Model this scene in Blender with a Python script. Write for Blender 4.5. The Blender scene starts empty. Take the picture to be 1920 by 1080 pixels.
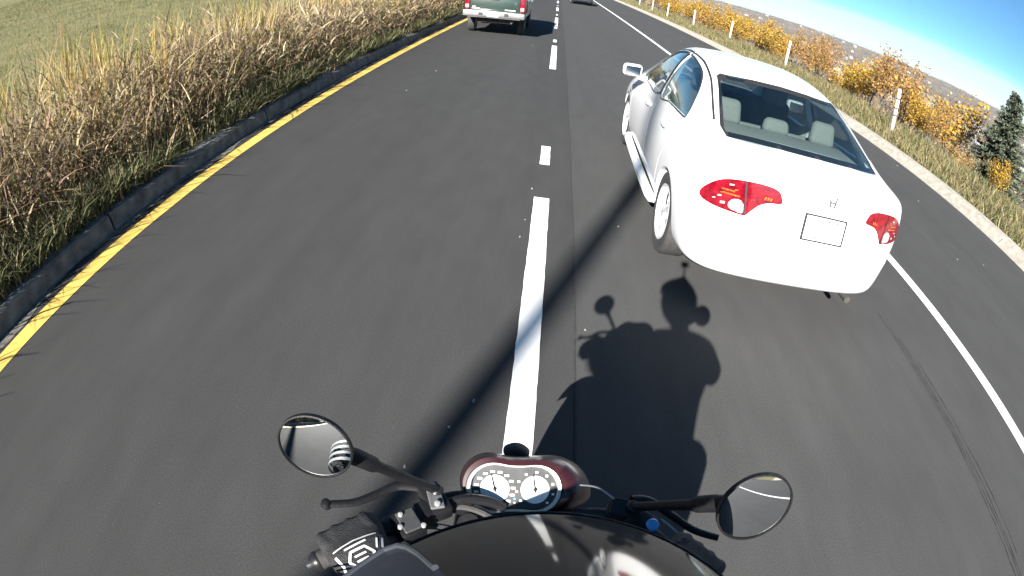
import bpy, bmesh, math, random
import numpy as np
from mathutils import Vector, Matrix
from mathutils.bvhtree import BVHTree
from mathutils.geometry import tessellate_polygon

R = math.radians
scene = bpy.context.scene
col = scene.collection
rng = np.random.default_rng(7)
random.seed(7)

# ------------------------------------------------------------------ camera
CAM_H = 1.9
F_PX = 1024.275 / 1920.0            # focal length as a share of the picture width (equisolid wide lens)
def cam_axes(yaw, pitch, roll):
    cy, sy, cp, sp, cr, sr = math.cos(yaw), math.sin(yaw), math.cos(pitch), math.sin(pitch), math.cos(roll), math.sin(roll)
    fwd = Vector((-sy*cp, cy*cp, sp)); right = Vector((cy, sy, 0)); up = right.cross(fwd)
    return right*cr + up*sr, -right*sr + up*cr, -fwd
CX, CY, CZ = cam_axes(R(1.18851), R(-33.25219), R(6.60814))
cd = bpy.data.cameras.new('camera')
cam = bpy.data.objects.new('camera', cd); col.objects.link(cam)
cam.matrix_world = Matrix(((CX.x, CY.x, CZ.x, 0), (CX.y, CY.y, CZ.y, 0), (CX.z, CY.z, CZ.z, CAM_H), (0, 0, 0, 1)))
cd.type = 'PANO'
cd.sensor_fit = 'HORIZONTAL'; cd.sensor_width = 36.0; cd.sensor_height = 20.25
for holder in (cd, getattr(cd, 'cycles', None)):
    try:
        holder.panorama_type = 'FISHEYE_EQUISOLID'
        holder.fisheye_lens = F_PX*36.0
        holder.fisheye_fov = R(200)
    except Exception:
        pass
cd.clip_start = 0.01; cd.clip_end = 12000
scene.camera = cam

# ------------------------------------------------------------------ light
SUN_EL, SUN_AZ = R(26.9), R(18.73)          # the light travels towards +Y, turned this far to the right
LDIR = Vector((math.cos(SUN_EL)*math.sin(SUN_AZ), math.cos(SUN_EL)*math.cos(SUN_AZ), -math.sin(SUN_EL)))
sd = bpy.data.lights.new('sun', 'SUN'); sd.energy = 5.0; sd.angle = R(0.5); sd.color = (1.0, 0.955, 0.89)
sun = bpy.data.objects.new('sun', sd); col.objects.link(sun)
sun.rotation_euler = (-LDIR).to_track_quat('Z', 'Y').to_euler()
world = bpy.data.worlds.new('World'); scene.world = world; world.use_nodes = True
wn, wl = world.node_tree.nodes, world.node_tree.links
wn.clear()
sky = wn.new('ShaderNodeTexSky'); sky.sky_type = 'NISHITA'; sky.sun_disc = False
sky.sun_elevation = SUN_EL
sky.sun_rotation = math.atan2(-LDIR.x, -LDIR.y)
sky.air_density = 0.5; sky.dust_density = 0.1; sky.ozone_density = 3.0; sky.altitude = 1000
tc = wn.new('ShaderNodeTexCoord')
sep = wn.new('ShaderNodeSeparateXYZ'); wl.new(tc.outputs['Generated'], sep.inputs[0])
mp = wn.new('ShaderNodeMapping'); mp.inputs['Scale'].default_value = (1.2, 1.2, 14); wl.new(tc.outputs['Generated'], mp.inputs[0])
nz = wn.new('ShaderNodeTexNoise'); nz.inputs['Scale'].default_value = 2.2; nz.inputs['Detail'].default_value = 6; nz.inputs['Roughness'].default_value = 0.55
wl.new(mp.outputs[0], nz.inputs['Vector'])
nm = wn.new('ShaderNodeMath'); nm.operation = 'MULTIPLY_ADD'; nm.inputs[1].default_value = 0.055; nm.inputs[2].default_value = -0.0275
wl.new(nz.outputs['Fac'], nm.inputs[0])
ad = wn.new('ShaderNodeMath'); ad.operation = 'ADD'; wl.new(sep.outputs['Z'], ad.inputs[0]); wl.new(nm.outputs[0], ad.inputs[1])
mr = wn.new('ShaderNodeMapRange'); mr.interpolation_type = 'SMOOTHSTEP'
mr.inputs['From Min'].default_value = 0.050; mr.inputs['From Max'].default_value = 0.078
mr.inputs['To Min'].default_value = 0.72; mr.inputs['To Max'].default_value = 0.0
wl.new(ad.outputs[0], mr.inputs['Value'])
mx = wn.new('ShaderNodeMix'); mx.data_type = 'RGBA'
wl.new(mr.outputs[0], mx.inputs['Factor'])
tintn = wn.new('ShaderNodeMix'); tintn.data_type = 'RGBA'; tintn.blend_type = 'MULTIPLY'; tintn.inputs['Factor'].default_value = 1.0
wl.new(sky.outputs[0], tintn.inputs[6]); tintn.inputs[7].default_value = (0.53, 0.92, 0.90, 1)      # clear, deep autumn blue
wl.new(tintn.outputs[2], mx.inputs[6]); mx.inputs[7].default_value = (4.4, 4.9, 5.1, 1)   # thin white cloud bank low over the horizon
bg = wn.new('ShaderNodeBackground'); bg.inputs['Strength'].default_value = 0.05
wo = wn.new('ShaderNodeOutputWorld')
wl.new(mx.outputs[2], bg.inputs['Color']); wl.new(bg.outputs[0], wo.inputs['Surface'])
vs = scene.view_settings
vs.view_transform = 'Standard'; vs.look = 'None'; vs.gamma = 1.0; vs.use_curve_mapping = False
vs.exposure = 1.95
scene.render.engine = 'CYCLES'
scene.cycles.max_bounces = 8; scene.cycles.transparent_max_bounces = 16
scene.cycles.volume_bounces = 0

# ------------------------------------------------------------------ helpers
def tag(o, label=None, cat=None, group=None, kind=None):
    if label: o['label'] = label
    if cat: o['category'] = cat
    if group: o['group'] = group
    if kind: o['kind'] = kind
    return o

def empty(name, loc=(0, 0, 0), rz=0.0):
    o = bpy.data.objects.new(name, None); col.objects.link(o)
    o.location = loc; o.rotation_euler = (0, 0, rz); o.empty_display_size = 0.1
    return o

def link_mesh(name, me, mat=None, parent=None, smooth=True, sharp=None, world_coords=False):
    if mat is not None:
        for m in (mat if isinstance(mat, (list, tuple)) else [mat]): me.materials.append(m)
    if smooth and len(me.polygons):
        me.polygons.foreach_set('use_smooth', [True]*len(me.polygons))
        if sharp is not None:
            me.set_sharp_from_angle(angle=R(sharp))
    o = bpy.data.objects.new(name, me); col.objects.link(o)
    if parent is not None:
        o.parent = parent
        if world_coords:                      # the mesh is written in world coordinates, the parent is a plain translation
            p = parent; off = Vector((0, 0, 0))
            while p is not None: off += Vector(p.location); p = p.parent
            o.location = -off
    return o

class MB:
    """collects shapes into one mesh"""
    def __init__(s): s.v = []; s.f = []; s.m = []
    def add(s, verts, faces, mi=0):
        n = len(s.v); s.v.extend([tuple(p) for p in verts])
        s.f.extend([tuple(i+n for i in f) for f in faces]); s.m.extend([mi]*len(faces)); return s
    def box(s, c, size, rot=None, bevel=0.0, seg=2, mi=0, taper=None):
        bm = bmesh.new(); bmesh.ops.create_cube(bm, size=1.0)
        for v in bm.verts:
            k = 1.0
            if taper is not None and v.co.z > 0: k = taper
            v.co = Vector((v.co.x*size[0]*k, v.co.y*size[1]*k, v.co.z*size[2]))
        if bevel > 0: bmesh.ops.bevel(bm, geom=list(bm.edges), offset=bevel, segments=seg, affect='EDGES', profile=0.5)
        M = Matrix.Translation(c) @ (rot.to_4x4() if rot is not None else Matrix.Identity(4))
        bm.verts.index_update()
        s.add([M @ v.co for v in bm.verts], [[v.index for v in f.verts] for f in bm.faces], mi); bm.free(); return s
    def tube(s, pts, rad, n=10, caps=True, mi=0, squash=None):
        pts = [Vector(p) for p in pts]
        if not hasattr(rad, '__len__'): rad = [rad]*len(pts)
        V = []; up = None
        for i, p in enumerate(pts):
            t = (pts[min(i+1, len(pts)-1)] - pts[max(i-1, 0)]).normalized()
            if up is None:
                up = Vector((0, 0, 1)) if abs(t.z) < 0.9 else Vector((1, 0, 0))
            a = t.cross(up)
            if a.length < 1e-6: a = t.orthogonal()
            a.normalize(); b = a.cross(t).normalized(); up = b
            sq = squash[i] if squash else 1.0
            for k in range(n):
                w = 2*math.pi*k/n
                V.append(p + a*(math.cos(w)*rad[i]) + b*(math.sin(w)*rad[i]*sq))
        F = []
        for i in range(len(pts)-1):
            for k in range(n):
                k2 = (k+1) % n
                F.append((i*n+k, i*n+k2, (i+1)*n+k2, (i+1)*n+k))
        if caps:
            F.append(tuple(range(n))[::-1]); F.append(tuple((len(pts)-1)*n+k for k in range(n)))
        return s.add(V, F, mi)
    def lathe(s, prof, c=(0, 0, 0), rot=None, n=32, mi=0, close=True):
        """prof: (radius, height) pairs, turned about local z"""
        M = Matrix.Translation(c) @ (rot.to_4x4() if rot is not None else Matrix.Identity(4))
        V = []
        for r, h in prof:
            for k in range(n):
                w = 2*math.pi*k/n; V.append(M @ Vector((r*math.cos(w), r*math.sin(w), h)))
        F = []
        for i in range(len(prof)-1):
            for k in range(n):
                k2 = (k+1) % n; F.append((i*n+k, i*n+k2, (i+1)*n+k2, (i+1)*n+k))
        if close:
            F.append(tuple(range(n))[::-1]); F.append(tuple((len(prof)-1)*n+k for k in range(n)))
        return s.add(V, F, mi)
    def mesh(s, name):
        me = bpy.data.meshes.new(name); me.from_pydata(s.v, [], s.f)
        if any(s.m): me.polygons.foreach_set('material_index', s.m)
        me.update(); return me
    def build(s, name, mat=None, parent=None, smooth=True, sharp=35, wc=False):
        return link_mesh(name, s.mesh(name), mat, parent, smooth, sharp, wc)

def bezier(pts, n=8):
    """smooth line through points (Catmull-Rom)"""
    P = [Vector(p) for p in pts]; out = []
    for i in range(len(P)-1):
        a, b, c, d = P[max(i-1, 0)], P[i], P[i+1], P[min(i+2, len(P)-1)]
        for k in range(n):
            t = k/n
            out.append(0.5*((2*b) + (c-a)*t + (2*a-5*b+4*c-d)*t*t + (3*b-a-3*c+d)*t**3))
    out.append(P[-1]); return out

def lerp_list(a, n):
    return list(np.interp(np.linspace(0, len(a)-1, n), range(len(a)), a))

def np_mesh(name, V, faces_flat, nper, colors=None):
    """fast mesh from numpy: V (n,3), faces_flat (m*nper)"""
    me = bpy.data.meshes.new(name)
    V = np.ascontiguousarray(V, dtype=np.float32); nf = len(faces_flat)//nper
    me.vertices.add(len(V)); me.vertices.foreach_set('co', V.ravel())
    me.loops.add(len(faces_flat)); me.loops.foreach_set('vertex_index', np.asarray(faces_flat, dtype=np.int32))
    me.polygons.add(nf)
    me.polygons.foreach_set('loop_start', np.arange(0, nf*nper, nper, dtype=np.int32))
    try: me.polygons.foreach_set('loop_total', np.full(nf, nper, dtype=np.int32))
    except Exception: pass
    if colors is not None:
        at = me.color_attributes.new('tint', 'FLOAT_COLOR', 'POINT')
        c4 = np.ones((len(V), 4), dtype=np.float32); c4[:, :3] = colors
        at.data.foreach_set('color', c4.ravel())
    me.update(); me.validate(); return me

# ------------------------------------------------------------------ materials
def new_mat(name):
    m = bpy.data.materials.new(name); m.use_nodes = True
    nt = m.node_tree; b = nt.nodes['Principled BSDF']
    return m, nt, b

def setin(b, **kw):
    names = {'rough': 'Roughness', 'metal': 'Metallic', 'spec': 'Specular IOR Level', 'coat': 'Coat Weight', 'coat_rough': 'Coat Roughness',
             'trans': 'Transmission Weight', 'ior': 'IOR', 'sheen': 'Sheen Weight', 'sss': 'Subsurface Weight'}
    for k, v in kw.items():
        b.inputs[names[k]].default_value = v

def pmat(name, c1, c2=None, scale=30.0, rough=0.5, bump=0.0, bump_scale=None, detail=4.0, coords='Object', stretch=(1, 1, 1), contrast=(0.35, 0.65), **kw):
    m, nt, b = new_mat(name); N, L = nt.nodes, nt.links
    setin(b, rough=rough, **kw)
    c2 = c2 or tuple(x*0.85 for x in c1)
    t = N.new('ShaderNodeTexCoord'); mpn = N.new('ShaderNodeMapping'); mpn.inputs['Scale'].default_value = stretch
    L.new(t.outputs[coords], mpn.inputs[0])
    n = N.new('ShaderNodeTexNoise'); n.inputs['Scale'].default_value = scale; n.inputs['Detail'].default_value = detail
    L.new(mpn.outputs[0], n.inputs['Vector'])
    r = N.new('ShaderNodeValToRGB'); r.color_ramp.elements[0].position = contrast[0]; r.color_ramp.elements[1].position = contrast[1]
    r.color_ramp.elements[0].color = (*c2, 1); r.color_ramp.elements[1].color = (*c1, 1)
    L.new(n.outputs['Fac'], r.inputs[0]); L.new(r.outputs[0], b.inputs['Base Color'])
    if bump > 0:
        n2 = N.new('ShaderNodeTexNoise'); n2.inputs['Scale'].default_value = bump_scale or scale*3; n2.inputs['Detail'].default_value = 3
        L.new(mpn.outputs[0], n2.inputs['Vector'])
        bp = N.new('ShaderNodeBump'); bp.inputs['Strength'].default_value = bump; bp.inputs['Distance'].default_value = 0.01
        L.new(n2.outputs['Fac'], bp.inputs['Height']); L.new(bp.outputs[0], b.inputs['Normal'])
    return m

def tint_mat(name, rough=0.8, trans=0.25, noise=0.25, scale=40):
    """leaf / blade material: the colour of each leaf comes from its own attribute; light shines through a little"""
    m, nt, b = new_mat(name); N, L = nt.nodes, nt.links
    at = N.new('ShaderNodeAttribute'); at.attribute_name = 'tint'
    t = N.new('ShaderNodeTexCoord'); n = N.new('ShaderNodeTexNoise'); n.inputs['Scale'].default_value = scale
    L.new(t.outputs['Object'], n.inputs['Vector'])
    mrn = N.new('ShaderNodeMapRange'); mrn.inputs['To Min'].default_value = 1-noise; mrn.inputs['To Max'].default_value = 1+noise
    L.new(n.outputs['Fac'], mrn.inputs['Value'])
    mul = N.new('ShaderNodeVectorMath'); mul.operation = 'SCALE'; L.new(at.outputs['Color'], mul.inputs[0]); L.new(mrn.outputs[0], mul.inputs['Scale'])
    L.new(mul.outputs[0], b.inputs['Base Color']); setin(b, rough=rough, spec=0.25)
    tr = N.new('ShaderNodeBsdfTranslucent'); L.new(mul.outputs[0], tr.inputs['Color'])
    ms = N.new('ShaderNodeMixShader'); ms.inputs[0].default_value = trans
    L.new(b.outputs[0], ms.inputs[1]); L.new(tr.outputs[0], ms.inputs[2]); L.new(ms.outputs[0], N['Material Output'].inputs['Surface'])
    return m

def glass_mat(name, tint=(0.55, 0.62, 0.6), refl=1.0, rough=0.0):
    m, nt, b = new_mat(name); N, L = nt.nodes, nt.links
    N.remove(b)
    tr = N.new('ShaderNodeBsdfTransparent')
    t = N.new('ShaderNodeTexCoord'); n = N.new('ShaderNodeTexNoise'); n.inputs['Scale'].default_value = 6
    L.new(t.outputs['Object'], n.inputs['Vector'])
    r = N.new('ShaderNodeValToRGB'); r.color_ramp.elements[0].color = (*[x*0.97 for x in tint], 1); r.color_ramp.elements[1].color = (*tint, 1)
    L.new(n.outputs['Fac'], r.inputs[0]); L.new(r.outputs[0], tr.inputs['Color'])
    g = N.new('ShaderNodeBsdfGlossy'); g.inputs['Roughness'].default_value = rough; g.inputs['Color'].default_value = (refl, refl, refl, 1)
    lw = N.new('ShaderNodeLayerWeight'); lw.inputs['Blend'].default_value = 0.5
    p5 = N.new('ShaderNodeMath'); p5.operation = 'POWER'; p5.inputs[1].default_value = 5.0; L.new(lw.outputs['Facing'], p5.inputs[0])
    ma = N.new('ShaderNodeMath'); ma.operation = 'MULTIPLY_ADD'; ma.inputs[1].default_value = 0.88; ma.inputs[2].default_value = 0.12; L.new(p5.outputs[0], ma.inputs[0])
    ms = N.new('ShaderNodeMixShader'); L.new(ma.outputs[0], ms.inputs[0]); L.new(tr.outputs[0], ms.inputs[1]); L.new(g.outputs[0], ms.inputs[2])
    L.new(ms.outputs[0], N['Material Output'].inputs['Surface'])
    return m

MAT = {}
def asphalt():
    m, nt, b = new_mat('asphalt'); N, L = nt.nodes, nt.links
    t = N.new('ShaderNodeTexCoord')
    def noise(scale, stretch=(1, 1, 1), detail=4, rough=0.55):
        q = N.new('ShaderNodeMapping'); q.inputs['Scale'].default_value = stretch; L.new(t.outputs['Object'], q.inputs[0])
        n = N.new('ShaderNodeTexNoise'); n.inputs['Scale'].default_value = scale; n.inputs['Detail'].default_value = detail; n.inputs['Roughness'].default_value = rough
        L.new(q.outputs[0], n.inputs['Vector']); return n.outputs['Fac']
    def rng_(src, a, bb, c, d):
        q = N.new('ShaderNodeMapRange'); q.inputs['From Min'].default_value = a; q.inputs['From Max'].default_value = bb
        q.inputs['To Min'].default_value = c; q.inputs['To Max'].default_value = d; L.new(src, q.inputs['Value']); return q.outputs[0]
    def mul(a, c):
        q = N.new('ShaderNodeMath'); q.operation = 'MULTIPLY'; L.new(a, q.inputs[0]); L.new(c, q.inputs[1]); return q.outputs[0]
    fine = rng_(noise(140, detail=3, rough=0.7), 0.3, 0.7, 0.72, 1.28)
    mid = rng_(noise(5.0, (1, 0.35, 1), 5), 0.3, 0.7, 0.93, 1.07)
    lane = rng_(noise(1.1, (1, 0.03, 1), 3), 0.3, 0.7, 0.94, 1.06)
    streak = rng_(noise(16, (1, 0.02, 1), 3), 0.3, 0.7, 0.98, 1.02)
    v = mul(mul(fine, mid), mul(lane, streak))
    spx = N.new('ShaderNodeSeparateXYZ'); L.new(t.outputs['Object'], spx.inputs[0])
    v = mul(v, rng_(spx.outputs[0], 0.335, 0.355, 0.75, 0.90))        # two mats laid side by side, the right one paler
    v = mul(v, rng_(spx.outputs[0], -3.2, -0.6, 0.88, 1.0))  # darker towards the left edge: partly lens vignetting put into the colour
    # pale aggregate chips
    vo = N.new('ShaderNodeTexVoronoi'); vo.inputs['Scale'].default_value = 34; vo.inputs['Randomness'].default_value = 1; L.new(t.outputs['Object'], vo.inputs['Vector'])
    chip = rng_(vo.outputs['Distance'], 0.05, 0.09, 1.0, 0.0)
    sepc = N.new('ShaderNodeSeparateColor'); L.new(vo.outputs['Color'], sepc.inputs[0])
    chip = mul(chip, rng_(sepc.outputs[0], 0.965, 0.975, 0.0, 1.0))
    vmul = N.new('ShaderNodeVectorMath'); vmul.operation = 'SCALE'; vmul.inputs[0].default_value = (0.0638, 0.0642, 0.0645); L.new(v, vmul.inputs['Scale'])
    mxn = N.new('ShaderNodeMix'); mxn.data_type = 'RGBA'; L.new(chip, mxn.inputs['Factor']); L.new(vmul.outputs[0], mxn.inputs[6]); mxn.inputs[7].default_value = (0.14, 0.138, 0.13, 1)
    L.new(mxn.outputs[2], b.inputs['Base Color'])
    setin(b, rough=0.9, spec=0.08)
    bp = N.new('ShaderNodeBump'); bp.inputs['Strength'].default_value = 0.35; bp.inputs['Distance'].default_value = 0.004
    L.new(noise(190, detail=2), bp.inputs['Height']); L.new(bp.outputs[0], b.inputs['Normal'])
    return m
def paint(name, c, wear):
    m, nt, b = new_mat(name); N, L = nt.nodes, nt.links
    t = N.new('ShaderNodeTexCoord')
    n = N.new('ShaderNodeTexNoise'); n.inputs['Scale'].default_value = 26; n.inputs['Detail'].default_value = 8; n.inputs['Roughness'].default_value = 0.7; L.new(t.outputs['Object'], n.inputs['Vector'])
    r = N.new('ShaderNodeValToRGB'); r.color_ramp.elements[0].position = wear; r.color_ramp.elements[1].position = wear+0.07
    r.color_ramp.elements[0].color = (0.10, 0.098, 0.09, 1); r.color_ramp.elements[1].color = (*c, 1)
    L.new(n.outputs['Fac'], r.inputs[0])
    n2 = N.new('ShaderNodeTexNoise'); n2.inputs['Scale'].default_value = 3; L.new(t.outputs['Object'], n2.inputs['Vector'])
    mrn = N.new('ShaderNodeMapRange'); mrn.inputs['To Min'].default_value = 0.8; mrn.inputs['To Max'].default_value = 1.12; L.new(n2.outputs['Fac'], mrn.inputs['Value'])
    s = N.new('ShaderNodeVectorMath'); s.operation = 'SCALE'; L.new(r.outputs[0], s.inputs[0]); L.new(mrn.outputs[0], s.inputs['Scale'])
    L.new(s.outputs[0], b.inputs['Base Color']); setin(b, rough=0.65, spec=0.3)
    bp = N.new('ShaderNodeBump'); bp.inputs['Strength'].default_value = 0.3; bp.inputs['Distance'].default_value = 0.004
    n3 = N.new('ShaderNodeTexNoise'); n3.inputs['Scale'].default_value = 180; L.new(t.outputs['Object'], n3.inputs['Vector'])
    L.new(n3.outputs['Fac'], bp.inputs['Height']); L.new(bp.outputs[0], b.inputs['Normal'])
    return m
MAT['asphalt'] = asphalt()
MAT['white_line'] = paint('white_line', (0.80, 0.80, 0.78), 0.25)
MAT['yellow_line'] = paint('yellow_line', (0.60, 0.42, 0.10), 0.30)
MAT['tar'] = pmat('tar', (0.036, 0.036, 0.036), (0.05, 0.05, 0.05), 20, rough=0.9, spec=0.1)
MAT['tyre_mark'] = pmat('tyre_mark', (0.034, 0.034, 0.034), (0.060, 0.060, 0.060), 9, rough=0.9, spec=0.1, contrast=(.42, .58))
MAT['concrete'] = pmat('concrete', (0.36, 0.33, 0.28), (0.25, 0.23, 0.195), 9, rough=0.9, bump=0.4, bump_scale=60, detail=8)
MAT['shade_dark_concrete'] = pmat('shade_dark_concrete', (0.17, 0.165, 0.155), (0.075, 0.073, 0.07), 7, rough=0.9, bump=0.5, bump_scale=50, detail=8)  # colour darkened to stand for shade on the kerb face, besides staining
MAT['car_white'] = pmat('car_white', (0.80, 0.81, 0.81), (0.76, 0.77, 0.77), 3, rough=0.35, coat=1.0, coat_rough=0.04)
MAT['car_dark'] = pmat('car_dark', (0.035, 0.038, 0.043), (0.03, 0.032, 0.036), 3, rough=0.35, coat=1.0, coat_rough=0.05)
MAT['car_green'] = pmat('car_green', (0.013, 0.030, 0.024), (0.011, 0.025, 0.020), 3, rough=0.4, coat=1.0, coat_rough=0.06)
MAT['trim'] = pmat('trim', (0.022, 0.022, 0.024), (0.015, 0.015, 0.016), 40, rough=0.55)
MAT['gap'] = pmat('gap', (0.02, 0.02, 0.02), (0.012, 0.012, 0.012), 20, rough=0.8)
MAT['rubber'] = pmat('rubber', (0.026, 0.026, 0.027), (0.038, 0.037, 0.036), 25, rough=0.8, bump=0.2)
MAT['alloy'] = pmat('alloy', (0.66, 0.67, 0.68), (0.55, 0.55, 0.56), 12, rough=0.35, metal=0.35)
MAT['chrome'] = pmat('chrome', (0.75, 0.75, 0.76), (0.66, 0.66, 0.67), 10, rough=0.12, metal=1.0)
MAT['steel'] = pmat('steel', (0.42, 0.42, 0.43), (0.33, 0.33, 0.34), 30, rough=0.4, metal=1.0)
MAT['red_lens'] = pmat('red_lens', (0.21, 0.004, 0.014), (0.10, 0.002, 0.007), 22, rough=0.14, coat=1.0, coat_rough=0.03)
MAT['amber_lens'] = pmat('amber_lens', (0.42, 0.12, 0.02), (0.26, 0.04, 0.012), 60, rough=0.2, coat=1.0)
MAT['clear_lens'] = pmat('clear_lens', (0.60, 0.52, 0.50), (0.26, 0.13, 0.13), 55, rough=0.15, coat=1.0)
MAT['car_glass'] = glass_mat('car_glass', (0.62, 0.70, 0.69))
MAT['side_glass'] = glass_mat('side_glass', (0.30, 0.37, 0.38))
MAT['cabin_light'] = pmat('cabin_light', (0.185, 0.192, 0.18), (0.16, 0.166, 0.156), 60, rough=0.9, bump=0.2)
MAT['cabin_dark'] = pmat('cabin_dark', (0.10, 0.105, 0.108), (0.08, 0.083, 0.085), 40, rough=0.85)
MAT['plate'] = pmat('plate', (0.78, 0.78, 0.76), (0.72, 0.72, 0.71), 30, rough=0.4)
MAT['grime'] = pmat('grime', (0.055, 0.05, 0.045), (0.03, 0.028, 0.026), 12, rough=0.9)

# ------------------------------------------------------------------ ground
def smooth01(t): t = np.clip(t, 0, 1); return t*t*(3-2*t)
ROAD_L, ROAD_R = -3.43, 7.47
def wob(x, y, a, k):   # cheap repeatable unevenness
    return a*(np.sin(x*k+1.3)*np.cos(y*k*0.83+0.4) + 0.6*np.sin(x*k*2.3+y*k*1.9) + 0.35*np.sin(x*k*4.7-y*k*5.3+2.0))
def ground_h(x, y):
    x = np.asarray(x, float); y = np.asarray(y, float)
    left = 0.12 + 0.105*np.clip(-6.5-x, 0, 230) - 0.10*smooth01((-3.6-x)/1.2)*smooth01((x+8)/1.5) + wob(x, y, 0.05, 0.35)*smooth01((-5-x)/6)
    xr = np.clip(x-10.2, 0, None)
    right = 0.125 - 0.20*np.clip(xr, 0, 45) - 0.09*np.clip(xr-45, 0, 260) + wob(x, y, 0.05, 0.5)*smooth01(xr/4) + wob(x, y, 1.5, 0.012)*smooth01(xr/200)
    r = np.hypot(x, y)
    base = -0.20*45 - 0.09*260
    right = right + (75.0)*smooth01((r-1300)/1900.0)*smooth01(xr/500) + wob(x, y, 4.0, 0.004)*smooth01((r-1500)/1000)*smooth01(xr/500)
    mid = np.full_like(x, -0.04)
    h = np.where(x < ROAD_L-0.17, left, np.where(x > ROAD_R+0.42, right, mid))
    return h
def build_ground():
    xs = np.unique(np.concatenate([-np.geomspace(3.6, 900, 60), np.linspace(-3.65, 7.95, 8), [ROAD_L-0.171, ROAD_L-0.169, ROAD_R+0.419, ROAD_R+0.421], 7.9+np.geomspace(0.05, 4500, 110)]))
    ys = np.unique(np.concatenate([-np.geomspace(1, 900, 40), [0.0], np.geomspace(0.6, 4500, 120)]))
    X, Y = np.meshgrid(xs, ys); Z = ground_h(X, Y)
    V = np.stack([X, Y, Z], -1).reshape(-1, 3); nx, ny = len(xs), len(ys)
    i = np.arange((ny-1)*(nx-1)); r_, c_ = i//(nx-1), i % (nx-1); a = r_*nx+c_
    F = np.stack([a, a+1, a+nx+1, a+nx], 1).ravel()
    return np_mesh('ground', V, F, 4)
def ground_material():
    m, nt, b = new_mat('dry_ground'); N, L = nt.nodes, nt.links
    t = N.new('ShaderNodeTexCoord')
    def noise(scale, detail=6, stretch=(1, 1, 1)):
        q = N.new('ShaderNodeMapping'); q.inputs['Scale'].default_value = stretch; L.new(t.outputs['Object'], q.inputs[0])
        n = N.new('ShaderNodeTexNoise'); n.inputs['Scale'].default_value = scale; n.inputs['Detail'].default_value = detail; n.inputs['Roughness'].default_value = 0.62; L.new(q.outputs[0], n.inputs['Vector']); return n.outputs['Fac']
    def ramp(src, stops):
        r = N.new('ShaderNodeValToRGB'); e = r.color_ramp.elements
        while len(e) < len(stops): e.new(0.5)
        for k, (p, c) in enumerate(stops): e[k].position = p; e[k].color = (*c, 1)
        L.new(src, r.inputs[0]); return r.outputs[0]
    def mix(f, a, c):
        q = N.new('ShaderNodeMix'); q.data_type = 'RGBA'; L.new(f, q.inputs['Factor']); L.new(a, q.inputs[6]); L.new(c, q.inputs[7]); return q.outputs[2]
    meadow = ramp(noise(0.5, 8), [(0.34, (0.115, 0.130, 0.055)), (0.5, (0.18, 0.178, 0.085)), (0.66, (0.26, 0.22, 0.115))])
    fine = ramp(noise(9, 8), [(0.3, (0.09, 0.10, 0.045)), (0.7, (0.28, 0.235, 0.13))])
    hf = N.new('ShaderNodeMath'); hf.operation = 'MULTIPLY'; hf.inputs[1].default_value = 0.5
    n1 = N.new('ShaderNodeValue'); n1.outputs[0].default_value = 0.45
    near = mix(n1.outputs[0], meadow, fine)
    far = ramp(noise(0.02, 10), [(0.34, (0.060, 0.052, 0.046)), (0.5, (0.11, 0.092, 0.075)), (0.62, (0.17, 0.135, 0.10)), (0.72, (0.22, 0.18, 0.135))])
    sx = N.new('ShaderNodeSeparateXYZ'); L.new(t.outputs['Object'], sx.inputs[0])
    mrn = N.new('ShaderNodeMapRange'); mrn.inputs['From Min'].default_value = 30; mrn.inputs['From Max'].default_value = 160; L.new(sx.outputs[0], mrn.inputs['Value'])
    L.new(mix(mrn.outputs[0], near, far), b.inputs['Base Color']); setin(b, rough=0.95, spec=0.1)
    bp = N.new('ShaderNodeBump'); bp.inputs['Strength'].default_value = 0.8; bp.inputs['Distance'].default_value = 0.12
    L.new(noise(14, 6), bp.inputs['Height']); L.new(bp.outputs[0], b.inputs['Normal'])
    return m
MAT['ground'] = ground_material()
tag(link_mesh('ground', build_ground(), MAT['ground']), 'grassy hillside and valley floor on both sides of the road', 'ground', kind='structure')

def strip(name, x0, x1, y0, y1, z, mat, parent=None, ny=1, jit=0.0, nx=1):
    V = []; F = []
    for j in range(ny+1):
        y = y0 + (y1-y0)*j/ny
        for i in range(nx+1):
            x = x0 + (x1-x0)*i/nx
            ex = (random.uniform(-jit, jit) if i in (0, nx) else 0); ey = (random.uniform(-jit, jit)*1.5 if j in (0, ny) else 0)
            V.append((x+ex, y+ey, z))
    for j in range(ny):
        for i in range(nx):
            a = j*(nx+1)+i; F.append((a, a+1, a+nx+2, a+nx+1))
    return MB().add(V, F).build(name, mat, parent, smooth=False)
road = strip('road', ROAD_L-0.05, ROAD_R+0.06, -70, 420, 0.0, MAT['asphalt'], ny=40)
tag(road, 'dark grey asphalt road running straight ahead', 'road', kind='structure')
DX = 0.075
strip('yellow_edge_line', -3.275, -3.12, -70, 420, 0.004, MAT['yellow_line'], road, ny=900, jit=0.004)
strip('white_edge_line', 3.735, 3.868, -70, 420, 0.004, MAT['white_line'], road, ny=700, jit=0.003)
dashes = [(-7.6, -4.0), (0.55, 4.37), (5.22, 5.83), (11.0, 14.87), (15.7, 16.35), (20.05, 20.7), (21.05, 25.6), (27.3, 28.1), (31.0, 34.6), (36.6, 37.2), (41.0, 45.0), (51, 55), (61, 65), (71, 75), (81, 85)]
for a, b_ in dashes:
    w = 0.066 if b_-a > 1 else 0.05
    strip('lane_dash', DX-w, DX+w, a, b_, 0.004, MAT['white_line'], road, ny=max(2, int((b_-a)*14)), jit=0.0022, nx=3)
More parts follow.
